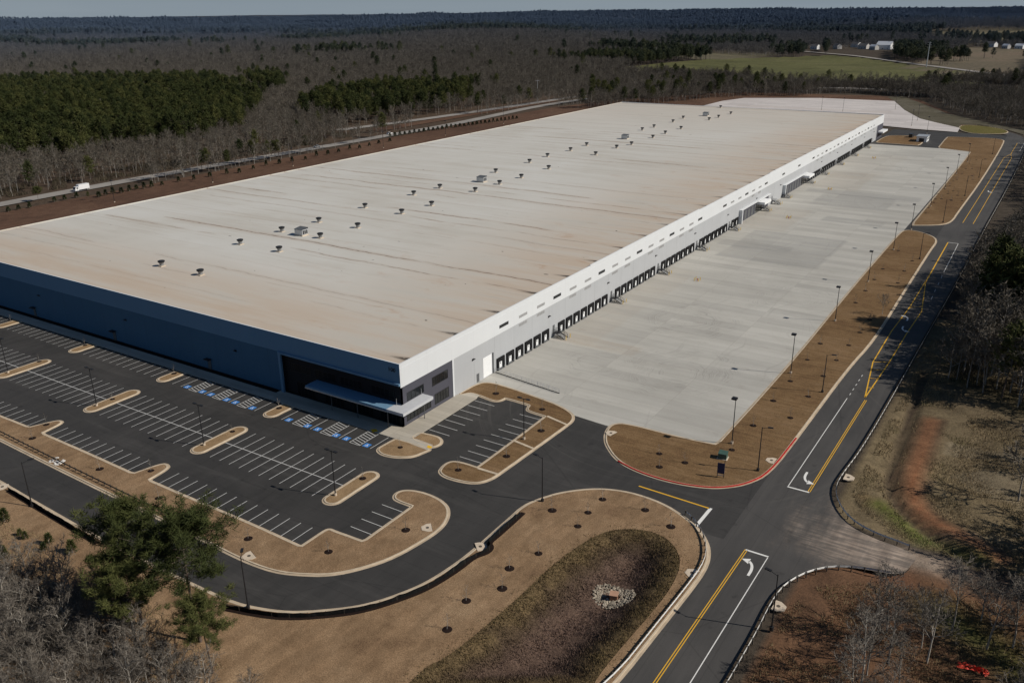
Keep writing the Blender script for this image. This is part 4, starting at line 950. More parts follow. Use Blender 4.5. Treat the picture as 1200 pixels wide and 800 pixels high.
def place_lamp(kind,x,y,rz,label,group,h=9.0,z=.13):
    k=(kind,h)
    if k not in protos: protos[k]=lamp(kind,h); o=protos[k]
    else: o=copy_tree(protos[k])
    o.location=(x,y,z); o.rotation_euler=(0,0,rz); tag(o,label,'lamp post',group); return o
for i,(x,y) in enumerate([(6.8,-27.3),(-29.2,-27.0),(-65.0,-27.2),(-101.0,-27.2)]):
    place_lamp('double',x,y,0,'twin headed dark lamp post on the middle island, %s from the office end'%ORD[i],'twin lamps in the car park')
place_lamp('double',24.3,8.6,0,'twin headed dark lamp post on the island of the small car park by the office','twin lamps in the car park')
place_lamp('single',39.4,-9.6,math.pi*.95,'single arm lamp post where the drive widens beside the basin lawn','single lamps along the drives',h=8.7)
for i,(x,y,a) in enumerate([(-36.42,-58.20),(17.79,-57.06)] and [(p[0],p[1],q) for p,q in zip([(-36.42,-58.20),(17.79,-57.06)],(1.2,2.3))]):
    place_lamp('single',x,y,a,('single arm lamp post on the south side of the drive, beyond the pines','single arm lamp post on the drive bend beside the large pines')[i],'single lamps along the drives',h=8.9)
place_lamp('single',83.6,-21.6,2.9,'single arm lamp post behind the guardrail at the near road corner','single lamps along the drives',h=9.1)
courtl=[(59.74,28.50),(59.73,69.72),(59.88,112.26),(59.89,154.78),(59.55,198.59),(59.72,233.79),(59.74,281.76),(59.47,327.14),(59.14,370.81),(59.54,413.17)]
for i,(x,y) in enumerate(courtl):
    place_lamp('flood',x+.8,y,math.pi,'tall floodlight post on the edge of the truck court, %s from the near corner'%ORD[i],'floodlight posts along the truck court',h=9.7)
roadl=[(68.27,20.61),(69.57,62.62),(70.15,190.56),(69.30,252.44),(70.35,312.72),(70.83,364.98),(69.49,449.14)]
for i,(x,y) in enumerate(roadl):
    place_lamp('single',x,y,.25,'single arm road lamp on the brown verge, %s from the entrance'%ORD[i],'road lamps on the verge',h=9.1)
yardl=[(7.90,561.93),(23.58,524.07),(-21.97,669.74),(-73.76,636.69),(-56.17,634.73),(6.25,598.11)]
for i,(x,y) in enumerate(yardl):
    place_lamp('flood',x,y,2.,'thin floodlight post in the far concrete yard, %s from the corner entrance'%ORD[i],'floodlight posts in the far yard',h=11.)
bankl=[(-262,110),(-262,166),(-262,222),(-262,300),(-262,366),(-262,440)]
for i,(x,y) in enumerate(bankl):
    place_lamp('flood',x,y,0,'thin lamp post on the red bank behind the warehouse, %s from the frame edge'%ORD[i],'lamp posts behind the warehouse',h=10.,z=-.1)

# ================================================================== guardrails and silt fence
def guardrail(pts,label,side,timber=False,step=1.905,z=.1,cap=100):
    r=empty('guardrail',(pts[0][0],pts[0][1],0),0,label,'guardrail'); ox,oy=pts[0]
    P=[(p[0]-ox,p[1]-oy) for p in chaikin(pts,2)]
    S=resample(P,step); Q=[(a[0],a[1]) for a in S]
    mb=MB(); N=normals(Q,False); d=.12*side
    for (o0,z0,o1,z1) in ((0,.42,.05,.50),(.05,.50,0,.57),(0,.57,0,.61),(0,.61,.05,.68),(.05,.68,0,.76)):
        A=off(Q,N,d+o0*side); B=off(Q,N,d+o1*side)
        for i in range(len(Q)-1): mb.quad((*A[i],z+z0),(*A[i+1],z+z0),(*B[i+1],z+z1),(*B[i],z+z1))
    mb.build('rail',M['railm'] if not timber else M['rust'],r)
    rest=MB()
    for i,(x,y,a) in enumerate(S):
        b=MB() if i<cap else rest
        b.box(x-.09,y-.1,-.3+z,x+.09,y+.1,z+.80,0,a,(x,y)) if False else b.tube((x,y,z-.3),(x,y,z+.8),.11,.11,4)
        if i<cap: b.build('post',M['rust'],r)
    if rest.v: q=rest.build('posts',M['rust'],r); q['kind']='stuff'
    return r
g1=[(-93.06,-44.78),(-70.34,-45.68),(-47.27,-46.57),(-27.60,-47.07),(-11.31,-47.56),(-7.55,-47.69)]
guardrail(g1,'dark low guardrail along the grass strip beside the curving drive',-1,timber=True)
g2=[(-2.3,0)]; nose=[(62.38,-0.41),(64.49,-1.88),(66.57,-4.17),(68.17,-6.62),(69.46,-9.66),(70.14,-12.92),(70.15,-18.39),(69.61,-31.18),(69.19,-42.49)]
guardrail(nose+[(63.5,-66)],'steel guardrail bending round the nose of the basin lawn',1)
ra=off(road_R,normals(road_R,False),-.75); guardrail([p for p in ra if p[1]>-75][:-9],'steel guardrail curving from the near road edge to the clay track',1)
rb=off(road_R2,normals(road_R2,False),-.75); guardrail([p for p in rb if p[1]<500][7:],'very long steel guardrail along the wooded side of the road',1,cap=98)
def silt(pts,label):
    r=empty('silt_fence',(pts[0][0],pts[0][1],0),0,label,'silt fence'); ox,oy=pts[0]
    P=[(p[0]-ox,p[1]-oy) for p in chaikin(pts,2)]; S=resample(P,1.1); mb=MB(); rr=random.Random(3)
    q=[(x+rr.uniform(-.06,.06),y+rr.uniform(-.06,.06),.90+rr.uniform(-.14,.08)) for x,y,a in S]
    for a,b in zip(q[:-1],q[1:]):
        mb.quad((a[0],a[1],.1),(b[0],b[1],.1),(b[0],b[1],b[2]),(a[0],a[1],a[2]))
        mb.quad((a[0]-.05,a[1]+.03,.1),(b[0]-.05,b[1]+.03,.1),(b[0]-.04,b[1]+.03,b[2]-.02),(a[0]-.04,a[1]+.03,a[2]-.02))
    mb.build('fabric',M['fabric'],r)
    mb=MB(); ribbon(mb,P,-.55,.35,.145); mb.build('trench',M['mulch'],r)
    for k,(x,y,a) in enumerate(resample(P,2.6)):
        if k<100: mb=MB(); mb.box(x-.035,y+.03,.0,x+.035,y+.09,.92); mb.build('stake',M['wood'],r)
    return r
silt([(-45.60,-57.41),(-32.06,-58.11),(-16.22,-58.88)],'black silt fence behind the kerb at the far end of the south drive edge')
silt([(14.70,-58.96),(21.18,-57.06),(25.19,-55.12),(30.34,-50.95),(32.78,-48.22),(34.82,-44.92),(37.25,-39.92),(38.44,-33.51),(38.55,-29.52),(39.76,-27.43),(39.56,-25.91),(38.42,-25.22),(38.52,-22.60),(38.52,-18.15),(38.45,-14.48)],'black silt fence following the drive bend and stepping round a drain')

# ================================================================== drains, sign, boxes, riprap
def drain(x,y,rz,label):
    r=empty('storm_drain',(x,y,.0),rz,label,'storm drain','storm drains behind the kerbs'); r.scale=(.78,.78,1.)
    mb=MB(); P=[(-1.5,-.9),(1.5,-.9),(1.5,.1),(.7,1.3),(-.7,1.3),(-1.5,.1)]; k=len(mb.v)
    mb.poly(P,.19)
    for i in range(6): a=P[i]; b=P[(i+1)%6]; mb.quad((*a,.0),(*b,.0),(*b,.19),(*a,.19))
    mb.build('concrete_apron',M['conc'],r)
    mb=MB(); mb.lathe([(.36,.19),(.36,.215)],14); mb.build('manhole_cover',M['rust'],r)
    mb=MB(); mb.box(-1.2,-.97,.02,1.2,-.905,.16); mb.build('inlet_throat',M['black'],r)
DR=[((292,652),2.6,'on the grass strip near the drive bend'),((501,619),-1.05+3.14,'on the rounded lobe by the small bays'),((563,641),-2.4+1.9,'with silt fence stepping round it'),((716,508),1.5,'at the court end of the verge'),((904,540),-1.57+.1,'behind the red kerb near the road'),((994,560),1.57,'behind the long guardrail across the road'),((811,672),1.2,'behind the guardrail of the basin lawn'),((912,711),-1.6,'behind the guardrail at the near road corner'),((3,571),-.4,'at the far end of the south drive')]
DRP=[(7.89,-48.16),(27.28,-26.87),(37.90,-26.66),(38.08,20.08),(69.27,25.79),(83.15,26.77),(69.49,-15.35),(82.98,-16.25),(-47.77,-57.33)]
ANG=[2.8,2.35,-.75,1.35,1.57,-1.57,1.5,-1.6,-.55]
for (p,a,d) in zip(DRP,ANG,DR): drain(p[0],p[1],a,'pale concrete drain apron '+d[2])
sg=empty('site_sign',(*[(63.18,14.55)][0],.13),.15,'dark blue panel sign on two posts facing the entrance','sign')
mb=MB(); mb.box(-.65,-.05,.85,.65,.05,3.0); mb.build('sign_panel',M['signblue'],sg)
for x,h in ((-.6,3.0),(.6,3.7)): mb=MB(); mb.box(x-.06,.05,0,x+.06,.17,h); mb.build('post',M['rust'],sg)
mb=MB(); mb.box(-.6,.06,.35,.6,.12,.5); mb.build('brace',M['galv'],sg)
tb=empty('transformer_box',(*[(61.03,21.94)][0],.13),.1,'small dark green cabinet on the verge near the blue sign','utility box')
mb=MB(); mb.box(-.8,-.7,.1,.8,.7,1.15); mb.build('cabinet',M['teal'],tb)
mb=MB(); mb.box(-1.0,-.9,0,1.0,.9,.1); mb.build('plinth',M['conc'],tb)
mb=MB(); mb.quad((-.85,-.75,1.15),(.85,-.75,1.15),(.85,.75,1.32),(-.85,.75,1.32)); mb.box(-.85,.7,1.1,.85,.76,1.31); mb.build('lid',M['teal'],tb)
def rock(mb,x,y,z,s,rr):
    k=len(mb.v); n=6; P=[]
    for (rr_,zz) in ((.5,-.3),(1.,.1),(.6,.6)):
        for i in range(n): t=2*math.pi*i/n+rr.uniform(-.3,.3); q=rr_*rr.uniform(.7,1.2); mb.v.append((x+s*q*math.cos(t),y+s*q*math.sin(t),z+s*zz*rr.uniform(.7,1.2)))
    for j in range(2):
        for i in range(n): i2=(i+1)%n; mb.f.append((k+j*n+i,k+j*n+i2,k+(j+1)*n+i2,k+(j+1)*n+i)); mb.m.append(0)
    mb.f.append(tuple(k+2*n+i for i in range(n))); mb.m.append(0)
M['stone']=simple('pale_riprap_stone',(.33,.285,.225),.9,.2,var=.55,scale=1.3)
DC=[(61.83,-26.84)][0]; 
# the stones lie on the basin floor: slide the spot along the view ray down to it
kf=(CAM.z+2.85)/CAM.z; DC=(CAM.x+(DC[0]-CAM.x)*kf,CAM.y+(DC[1]-CAM.y)*kf)
rr=random.Random(5); mb=MB()
for k in range(620):
    t=rr.uniform(0,6.283); d=rr.uniform(.9,3.0)
    if d<1.5 and rr.random()<.4: continue
    x,y=DC[0]+d*1.12*math.cos(t),DC[1]+d*math.sin(t); rock(mb,x,y,basin_z(x,y)+.05,rr.uniform(.10,.23),rr)
tag(mb.build('riprap_rubble',M['stone']),'ring of loose pale stones round the basin outlet',cat='stones',kind='stuff')
dr=empty('basin_outlet',(DC[0]+.2,DC[1]-.3,basin_z(*DC)),.3,'square terracotta coloured outlet structure inside the ring of stones','drain outlet')
mb=MB(); mb.box(-.55,-.55,0,.55,.55,1.0); mb.build('outlet_box',simple('rusty_concrete',(.30,.16,.10),.9,.2),dr)
mb=MB(); mb.box(-.65,-.65,1.0,.65,.65,1.12); mb.build('lid',simple('outlet_lid',(.42,.25,.17),.9,.2),dr)
mb=MB(); P0=[(-48.35,-46.44)][0]
for k in range(60): rock(mb,P0[0]+rr.uniform(-1.6,1.6),P0[1]+rr.uniform(-1.,1.),.15,rr.uniform(.12,.3),rr)
tag(mb.build('white_stone_rubble',simple('white_stone',(.62,.60,.57),.9,.2,var=.2)),'patch of white stones on the grass strip by the dark guardrail',cat='stones',kind='stuff')
mb=MB(); P0=[(108.20,-15.18)][0]; G=[[None]*14 for _ in range(8)]
for i in range(14):
    for j in range(8): G[j][i]=(P0[0]-1.9+i*.30+rr.uniform(-.1,.1),P0[1]-.6+j*.2+rr.uniform(-.08,.08),-.3+.5*math.sin(i/13*3.1)*abs(math.sin(i*1.7+j*1.3))+rr.uniform(0,.15))
for i in range(13):
    for j in range(7):
      if rr.random()<.72: mb.quad(G[j][i],G[j][i+1],G[j+1][i+1],G[j+1][i])
rn=mb.build('red_mesh_heap',simple('red_plastic_mesh',(.55,.05,.025),.6,.3,var=.35,scale=5.)); tag(rn,'crumpled heap of red plastic mesh lying at the edge of the woods','debris')

# ================================================================== vehicles, gatehouse, houses, poles
def wheel(mbp,x,y,r,w,parent):
    mb=MB(); mb.tube((x,y-w/2,r),(x,y+w/2,r),r,r,14); t=mb.build('wheel',M['tyre'],parent)
    mb=MB(); s=1 if y>0 else -1; mb.tube((x,y+s*(w/2),r),(x,y+s*(w/2+.015),r),r*.58,r*.58,10); mb.build('rim',M['galv'],t)
def profile_body(mb,prof,hw,m=0,inset=None):
    n=len(prof); k=len(mb.v)
    for s in (-1,1):
        for (x,z) in prof: mb.v.append((x,s*hw*(inset(z) if inset else 1),z))
    for i in range(n): j=(i+1)%n; mb.f.append((k+i,k+j,k+n+j,k+n+i)); mb.m.append(m)
    mb.f.append(tuple(k+n-1-i for i in range(n))); mb.m.append(m); mb.f.append(tuple(k+n+i for i in range(n))); mb.m.append(m)
M['carwhite']=simple('white_car_paint',(.74,.74,.75),.3,.5,var=.02); M['carsilver']=simple('silver_car_paint',(.42,.43,.44),.3,.5,.3,var=.03); M['cardark']=simple('dark_car_paint',(.02,.022,.026),.3,.5,var=.05)
def car(paint,loc,rz,label):
    r=empty('parked_car' if 'parked' in label else 'car',loc,rz,label,'car')
    mb=MB(); profile_body(mb,[(-2.2,.35),(2.2,.35),(2.3,.6),(2.2,.85),(1.2,1.0),(-2.1,1.05),(-2.25,.7)],.9); mb.build('body',paint,r)
    mb=MB(); profile_body(mb,[(1.1,1.0),(.35,1.5),(-1.3,1.52),(-2.0,1.03)],.80); mb.build('cabin_glass',M['glass'],r)
    mb=MB(); mb.box(-1.25,-.72,1.5,.35,.72,1.57); mb.build('roof',paint,r)
    for x in (-1.4,1.4):
        for y in (-.85,.85): wheel(None,x,y,.33,.22,r)
    for y in (-.6,.6):
        mb=MB(); mb.box(2.25,y-.2,.62,2.31,y+.2,.78); mb.build('headlight',M['white'],r)
    return r
hx=-305.5
tr=empty('box_truck',(-301.5,118.5,.05),math.pi/2*1.02+math.pi,'white box truck driving on the highway before the bare woods','truck'); tr.scale=(.86,.86,.86)
mb=MB(); mb.box(-4.6,-1.25,.95,2.0,1.25,3.75); mb.build('cargo_box',M['carwhite'],tr)
mb=MB(); profile_body(mb,[(2.05,.55),(4.3,.55),(4.35,1.5),(3.7,2.7),(2.05,2.8)],1.15); mb.build('cab',M['carwhite'],tr)
mb=MB(); mb.quad((4.36,-1.0,1.55),(4.36,1.0,1.55),(3.76,1.0,2.62),(3.76,-1.0,2.62)); mb.build('windscreen',M['glass'],tr)
for s in (-1,1): mb=MB(); mb.box(2.5,s*1.155-.004,1.55,3.5,s*1.155+.004,2.4); mb.build('side_window',M['glass'],tr)
mb=MB(); mb.box(-4.5,-.5,.6,2.2,.5,.95); mb.build('chassis',M['dark'],tr)
for x in (-3.2,3.2):
    for y in (-1.0,1.0): wheel(None,x,y,.5,.3,tr)
c1=[(-300.24,280.89),(-300.24,351.71)]
car(M['carsilver'],(-301.5,c1[0][1],.05),-1.6,'silver car on the highway where the bare woods end')
car(M['carwhite'],(-300.5,c1[1][1],.05),1.55,'white car on the highway beside a lone pine')
gh=empty('gatehouse',(26.5,487,.02),.0,'small white flat-roofed gatehouse on the drive beyond the truck court','gatehouse')
mb=MB(); mb.box(-3.,-5,0,3.,5,3.2); mb.build('wall',M['white'],gh)
mb=MB(); mb.box(-3.4,-5.4,3.2,3.4,5.4,3.6); mb.build('roof',M['galv'],gh)
for y in (-3,0,3): mb=MB(); mb.box(3.0,y-.8,1.2,3.03,y+.8,2.4); mb.build('window',M['glass'],gh)
mb=MB(); mb.box(-1.5,-5.03,.05,1.5,-5.0,2.4); mb.build('door',M['dark'],gh)
van=empty('parked_van',(17.5,502,.05),1.5,'black van parked beside the white gatehouse','van')
mb=MB(); profile_body(mb,[(-2.9,.45),(2.8,.45),(2.9,1.1),(2.2,1.3),(1.4,2.4),(-2.9,2.5)],1.05); mb.build('body',M['cardark'],van)
mb=MB(); mb.quad((2.21,-.9,1.33),(2.21,.9,1.33),(1.45,.9,2.34),(1.45,-.9,2.34)); mb.build('windscreen',M['glass'],van)
for x in (-1.8,1.8):
    for y in (-.95,.95): wheel(None,x,y,.38,.25,van)
M['wallhouse']=simple('pale_house_wall',(.50,.48,.46),.8,.2); M['wallhouse2']=simple('white_house_wall',(.70,.70,.70),.8,.2); M['shingle']=simple('grey_shingle',(.13,.125,.125),.9,.2); M['wroof']=simple('white_metal_roof',(.72,.73,.75),.5,.4)
def house(x,y,rz,w,d,h,wm,rm,label):
    r=empty('house',(x,y,hz(x,y)+.5),rz,label,'house')
    mb=MB(); mb.box(-w/2,-d/2,-.5,w/2,d/2,h)
    for s in (-1,1): mb.tri((s*w/2,-d/2,h),(s*w/2,d/2,h),(s*w/2,0,h+d*.35))
    mb.build('wall',wm,r)
    mb=MB(); o=.5; e=d/2+o; rh=d*.35+.12; lo=h-o*.7+.12
    mb.quad((-w/2-o,-e,lo),(w/2+o,-e,lo),(w/2+o,0,h+rh),(-w/2-o,0,h+rh)); mb.quad((w/2+o,e,lo),(-w/2-o,e,lo),(-w/2-o,0,h+rh),(w/2+o,0,h+rh)); rf=mb.build('roof',rm,r)
    mb=MB(); mb.box(w*.25,-.5,h,w*.25+1,.5,h+rh+1.2); mb.build('chimney',M['shingle'],rf)
    for k in range(3):
        mb=MB(); x0=-w/2+w*(k+.5)/3; mb.box(x0-.8,-d/2-.05,1.2,x0+.8,-d/2-.01,2.8); mb.build('window',M['glass'],r)
    mb=MB(); mb.box(-w*.03-.5,-d/2-.06,0,-w*.03+.5,-d/2-.01,2.1); mb.build('door',M['dark'],r)
HS=[((955,58),14,'wallhouse2','shingle','pale house at the tree edge nearest the end of the green field'),((981,57.5),15,'wallhouse','shingle','grey roofed house behind dark trees, second along the county road'),((1003,55.5),16,'wallhouse2','shingle','white gabled house partly hidden in the trees above the county road'),((1012,57.5),17,'wallhouse','shingle','low grey house just beside the white gabled house'),((1024,58.5),14,'wallhouse','wroof','small pale roofed house between grey house and large white building'),((1037,58),26,'wallhouse2','wroof','large bright white building with white roof above the county road'),((1162,52.5),17,'wallhouse2','shingle','tall white house alone on the far pasture'),((1179,57.5),12,'wallhouse','wroof','small pale shed roofed house on the pasture slope'),((1195,57.5),14,'wallhouse2','wroof','white roofed house at the pasture edge by the frame side')]
HP=[(-364.11,1750.46),(-328.04,1781.91),(-311.01,1872.66),(-279.86,1796.41),(-253.96,1764.10),(-237.98,1788.83),(-75.49,2076.84),(-32.23,1870.96),(-9.50,1877.80)]
HOUSE_AT=[]
for (a,p) in zip(HS,HP):
    # the ground rises there: pull the plot forward along the sight line so it stands on the slope
    q=p
    for _ in range(6):
        zz=hz(*q); k=(CAM.z-zz)/CAM.z; q=(CAM.x+(p[0]-CAM.x)*k,CAM.y+(p[1]-CAM.y)*k)
    house(q[0],q[1],-.5+.3*math.sin(p[0]),a[1]*1.25,a[1]*.75,6.5 if a[1]<20 else 9.,M[a[2]],M[a[3]],a[4]); HOUSE_AT.append(q)
    if 0: print('HOUSE',p,q,hz(*q),on_screen((q[0],q[1],hz(*q)+3)))
def pole(name,x,y,h,label,arms=1,r0=.35,mat='galv',lean=0,z=None):
    r=empty(name,(x,y,hz(x,y)+.3 if z is None else z),.6,label,'pole')
    mb=MB(); mb.tube((0,0,-.5),(lean,0,h),r0,r0*.5,8); mb.build('shaft',M[mat],r)
    for k in range(arms):
        mb=MB(); zz=h*(.97-.09*k); mb.box(-h*.09,-.12,zz-.12,h*.09,.12,zz+.12); mb.build('crossarm',M[mat],r)
pole('transmission_pole',*[(-93.96,1326.58)][0],36,'tall grey transmission pole standing beside the county road',3,.8)
pole('highway_light_pole',-323,592,20,'tall thin light pole on the highway median',1,.25)
pole('utility_pole',*[(90.10,82.21)][0],9.5,'dark wooden utility pole at the edge of the roadside woods',1,.16,'wood',.4,-.4)

# ================================================================== trees
def rvec(r): 
    while True:
        v=Vector((r.uniform(-1,1),r.uniform(-1,1),r.uniform(-1,1)))
        if .05<v.length<1: return v.normalized()
def ribbon_seg(mb,a,b,w0,w1,r):
    d=(b-a); u=d.cross(rvec(r)); 
    if u.length<1e-5: return
    u.normalize(); mb.quad(tuple(a-u*w0),tuple(a+u*w0),tuple(b+u*w1),tuple(b-u*w1))
def bare_tree(seed,h=14.,nl=9,ns=6,nt=5,ne=3,tw=.03,spread=.8,forks=1,sides=6,limb_r=.16):
    """trunk and limbs in one mesh builder, twigs in another; the crown narrows upward like a forest-grown hardwood"""
    r=random.Random(seed); T=MB(); K=MB()
    def grow(mb,p,d,L,r0,r1,n,sides,wob=.12,up=.05):
        pts=[p]; a=p
        for i in range(n):
            d=(d+rvec(r)*wob+Vector((0,0,up))).normalized(); b=a+d*(L/n)
            ra=r0+(r1-r0)*i/n; rb=r0+(r1-r0)*(i+1)/n
            if sides>2: mb.tube(a,b,ra,rb,sides,0,i==n-1)
            else: ribbon_seg(mb,a,b,ra,rb,r)
            a=b; pts.append(a)
        return pts,d
    tr,d=grow(T,Vector((0,0,-.4)),Vector((r.uniform(-.06,.06),r.uniform(-.06,.06),1)).normalized(),h*.82,limb_r,limb_r*.22,8,sides,.07,.08)
    def at(pts,t):
        f=t*(len(pts)-1); i=min(int(f),len(pts)-2); return pts[i].lerp(pts[i+1],f-i)
    for i in range(nl):
        t=.34+.64*i/(nl-1) ; p=at(tr,t); az=i*2.4+r.uniform(-.5,.5); el=r.uniform(.5,.95)
        dirv=Vector((math.cos(az)*math.cos(el),math.sin(az)*math.cos(el),math.sin(el)))
        Ll=h*spread*(.50-.30*(t-.34)/.64)*r.uniform(.75,1.15)
        lp,_=grow(T,p,dirv,Ll,limb_r*(.55-.35*t),limb_r*.10,5,max(3,sides-2),.16,.09)
        for j in range(ns):
            u=.22+.78*(j+r.random()*.6)/ns; q=at(lp,min(u,1)); sd=(dirv*.7+rvec(r)*.85+Vector((0,0,.25))).normalized()
            Ls=Ll*(.52-.25*u)*r.uniform(.7,1.2)
            sp,_=grow(K,q,sd,Ls,tw*1.5,tw*.8,3,3 if sides>4 else 2,.2,.06)
            for k in range(nt):
                v=.15+.85*(k+r.random()*.5)/nt; q2=at(sp,min(v,1)); td=(sd*.7+rvec(r)*.9+Vector((0,0,.2))).normalized(); Lt=Ls*.55*r.uniform(.6,1.2)
                tp,_=grow(K,q2,td,Lt,tw*.75,tw*.4,2,2,.2,.03)
                for e in range(ne):
                    q3=at(tp,r.uniform(.2,1)); ed=(td*.7+rvec(r)*.9).normalized(); grow(K,q3,ed,Lt*.6*r.uniform(.5,1.1),tw*.5,tw*.25,1,2)
    return T,K
def pine_tree(seed,h=17.,whorls=9,per=5,clumps=4,blades=16,bl=.55,bw=.05,crown0=.48,spread=.27,wide=1.):
    r=random.Random(seed); T=MB(); K=MB()
    lean=Vector((r.uniform(-.03,.03),r.uniform(-.03,.03),1)); P=lambda t: lean*(h*t)+Vector((math.sin(t*5+seed)*.12,math.cos(t*4+seed)*.12,0))
    n=8
    for i in range(n): T.tube(P(i/n)-Vector((0,0,.4 if i==0 else 0)),P((i+1)/n),.21*(1-.85*i/n)*h/17,.21*(1-.85*(i+1)/n)*h/17,6,0,i==n-1)
    for wv in range(whorls):
        t=crown0+(1-crown0)*(wv+.4)/whorls; c=(t-crown0)/(1-crown0); reach=h*spread*(.62+.6*math.sin(math.pi*min(1,c*.9+.12)))*(1-.62*c*c)*wide
        for k in range(per if c<.85 else 3):
            az=wv*1.9+2*math.pi*k/per+r.uniform(-.4,.4); el=r.uniform(-.05,.3)+.55*c; L=reach*r.uniform(.6,1.12)
            if r.random()<.12: L*=1.25
            d=Vector((math.cos(az)*math.cos(el),math.sin(az)*math.cos(el),math.sin(el))); a=P(t); b=a+d*L*.55; e=a+d*L+Vector((0,0,.10*L))
            T.tube(a,b,.055*h/17,.04*h/17,3,0,False); T.tube(b,e,.04*h/17,.02,3,0,False)
            for q in range(clumps):
                u=.35+.68*(q+r.random()*.5)/clumps; cpt=a.lerp(b,u/.55) if u<.55 else b.lerp(e,(u-.55)/.45); cpt=cpt+rvec(r)*.35*(L/3)+Vector((0,0,.15))
                sz=bl*r.uniform(.75,1.35)
                for s in range(blades):
                    v=rvec(r); v.z=abs(v.z)*.8+.05 if r.random()<.7 else v.z; v.normalize(); o=cpt+rvec(r)*sz*.65
                    ribbon_seg(K,o,o+v*sz,bw,bw*.35,r)
    return T,K
def tree_parts(name,TK,m1,m2,loc=(0,0,0)):
    T,K=TK; r=empty(name,loc); T.build('trunk',M[m1],r,True); K.build('crown',M[m2],r); return r
HI_B=[lambda s=s,k=k: bare_tree(40+s,*k) for s,k in enumerate([(13.5,11,7,5,4,.034,.80),(15.,12,7,5,4,.034,.74),(11.5,10,8,5,4,.032,.98),(14.,11,7,5,4,.036,.88)])]
LO_B=[lambda s=s,k=k: bare_tree(80+s,*k) for s,k in enumerate([(14.,10,6,5,2,.075,.82,1,4,.13),(15.5,10,6,5,2,.075,.76,1,4,.13),(12.5,9,6,5,2,.075,.98,1,4,.13)])]
HI_P=[lambda s=s,k=k: pine_tree(20+s,*k) for s,k in enumerate([(17.,8,5,9,50,.58,.036,.52,.33),(15.5,7,6,8,50,.58,.036,.55,.37)])]
LO_P=[lambda s=s,k=k: pine_tree(60+s,*k) for s,k in enumerate([(17.,8,5,3,11,.95,.13,.42,.22),(18.5,8,5,3,11,1.0,.13,.46,.20),(15.5,7,5,3,11,.95,.13,.38,.25)])]
PROTO={}
def proto(kind,hi,i):
    k=(kind,hi,i); 
    if k in PROTO: return copy_tree(PROTO[k])
    L={('bare',1):HI_B,('bare',0):LO_B,('pine',1):HI_P,('pine',0):LO_P}[(kind,hi)]
    PROTO[k]=tree_parts('bare_tree' if kind=='bare' else 'pine_tree',L[i%len(L)](),('bark2' if hi else 'bark') if kind=='bare' else 'pbark',('twig2' if hi else 'twig') if kind=='bare' else ('needle2' if hi else 'needle')); return PROTO[k]
def plant(kind,hi,i,x,y,z,s,rz,label,group):
    o=proto(kind,hi,i); o.location=(x,y,z); o.rotation_euler=(0,0,rz); o.scale=(s,s,s*R.uniform(.92,1.08))
    return tag(o,label,'tree',group)

# --- woods: candidate points by region -------------------------------------------------------------
PINE1=[(-380,150),(-372,270),(-420,330),(-560,470),(-800,610),(-985,450),(-700,180),(-500,60)]
PINE2=[(-372,356),(-360,470),(-352,500),(-440,640),(-520,610),(-520,520),(-430,400)]
cand=[]   # x,y,kind,region
def scatter(poly,sp,kindf,region,jit=.45,seed=1):
    r=random.Random(seed); x0=min(p[0] for p in poly); x1=max(p[0] for p in poly); y0=min(p[1] for p in poly); y1=max(p[1] for p in poly)
    y=y0
    while y<y1:
        x=x0
        while x<x1:
            X=x+r.uniform(-jit,jit)*sp; Y=y+r.uniform(-jit,jit)*sp
            if inside(X,Y,poly): cand.append((X,Y,kindf(X,Y,r),region))
            x+=sp
        y+=sp
def nz(x,y,s,o=0): return math.sin(x/s+o+1.9*math.sin(y/s*.8+o))*math.cos(y/s*1.1-o+1.3*math.sin(x/s*.6))
# near corner woods below the drive
scatter([(-46,-74),(-20,-73),(0,-66.5),(8,-69),(14,-71.5),(24,-72),(31.5,-73),(34,-80),(30,-104),(-20,-112),(-60,-95)],2.7,lambda x,y,r:'bare','near',seed=3)
# woods to the right of the road
scatter([(91.0,84),(98,82),(118,72),(150,66),(165,90),(165,300),(150,330),(104,292),(99,262),(90.5,205),(88.2,170),(89.5,140),(92,112)],3.6,lambda x,y,r:'pine' if nz(x,y,17,1.)>.80 else 'bare','roadside',seed=4)
scatter([(105,36),(117,30),(160,28),(160,66),(124,70),(116,58)],9.,lambda x,y,r:'bare','roadside',seed=5)
scatter([(97.5,-9),(104,-4.5),(112,1),(140,4),(140,-50),(90.5,-50),(92,-30)],4.7,lambda x,y,r:'bare','track',seed=6)
scatter([(109,9),(128,6),(136,30),(117,27)],3.6,lambda x,y,r:'bare','track',seed=31)
scatter([(100,300),(150,340),(150,560),(92,560),(92,470),(90,430),(92,340)],4.8,lambda x,y,r:'bare','roadside',seed=7)
scatter([(64,604),(95,575),(150,540),(260,560),(330,680),(120,780),(60,810),(-20,845),(-80,845),(-70,805),(-14,775),(10,712),(34,648)],5.,lambda x,y,r:'bare','yard',seed=8)
# along the far side of the highway
def kind_w(x,y,r):
    jx,jy=x+14*nz(x,y,23,.9),y+16*nz(x,y,29,2.2)
    if inside(jx,jy,PINE1) or inside(jx,jy,PINE2): return 'pine' if r.random()<.83 else 'bare'
    return 'pine' if (nz(x,y,70,.5)>.86 and r.random()<.8) or r.random()<.008 else 'bare'
scatter([(-320,-60),(-318,120),(-316,200),(-317,330),(-352,352),(-352,360),(-346,500),(-338,620),(-326,700),(-330,760),(-290,820),(-440,900),(-1000,700),(-1000,200),(-700,-60)],7.,kind_w,'highway',seed=9)
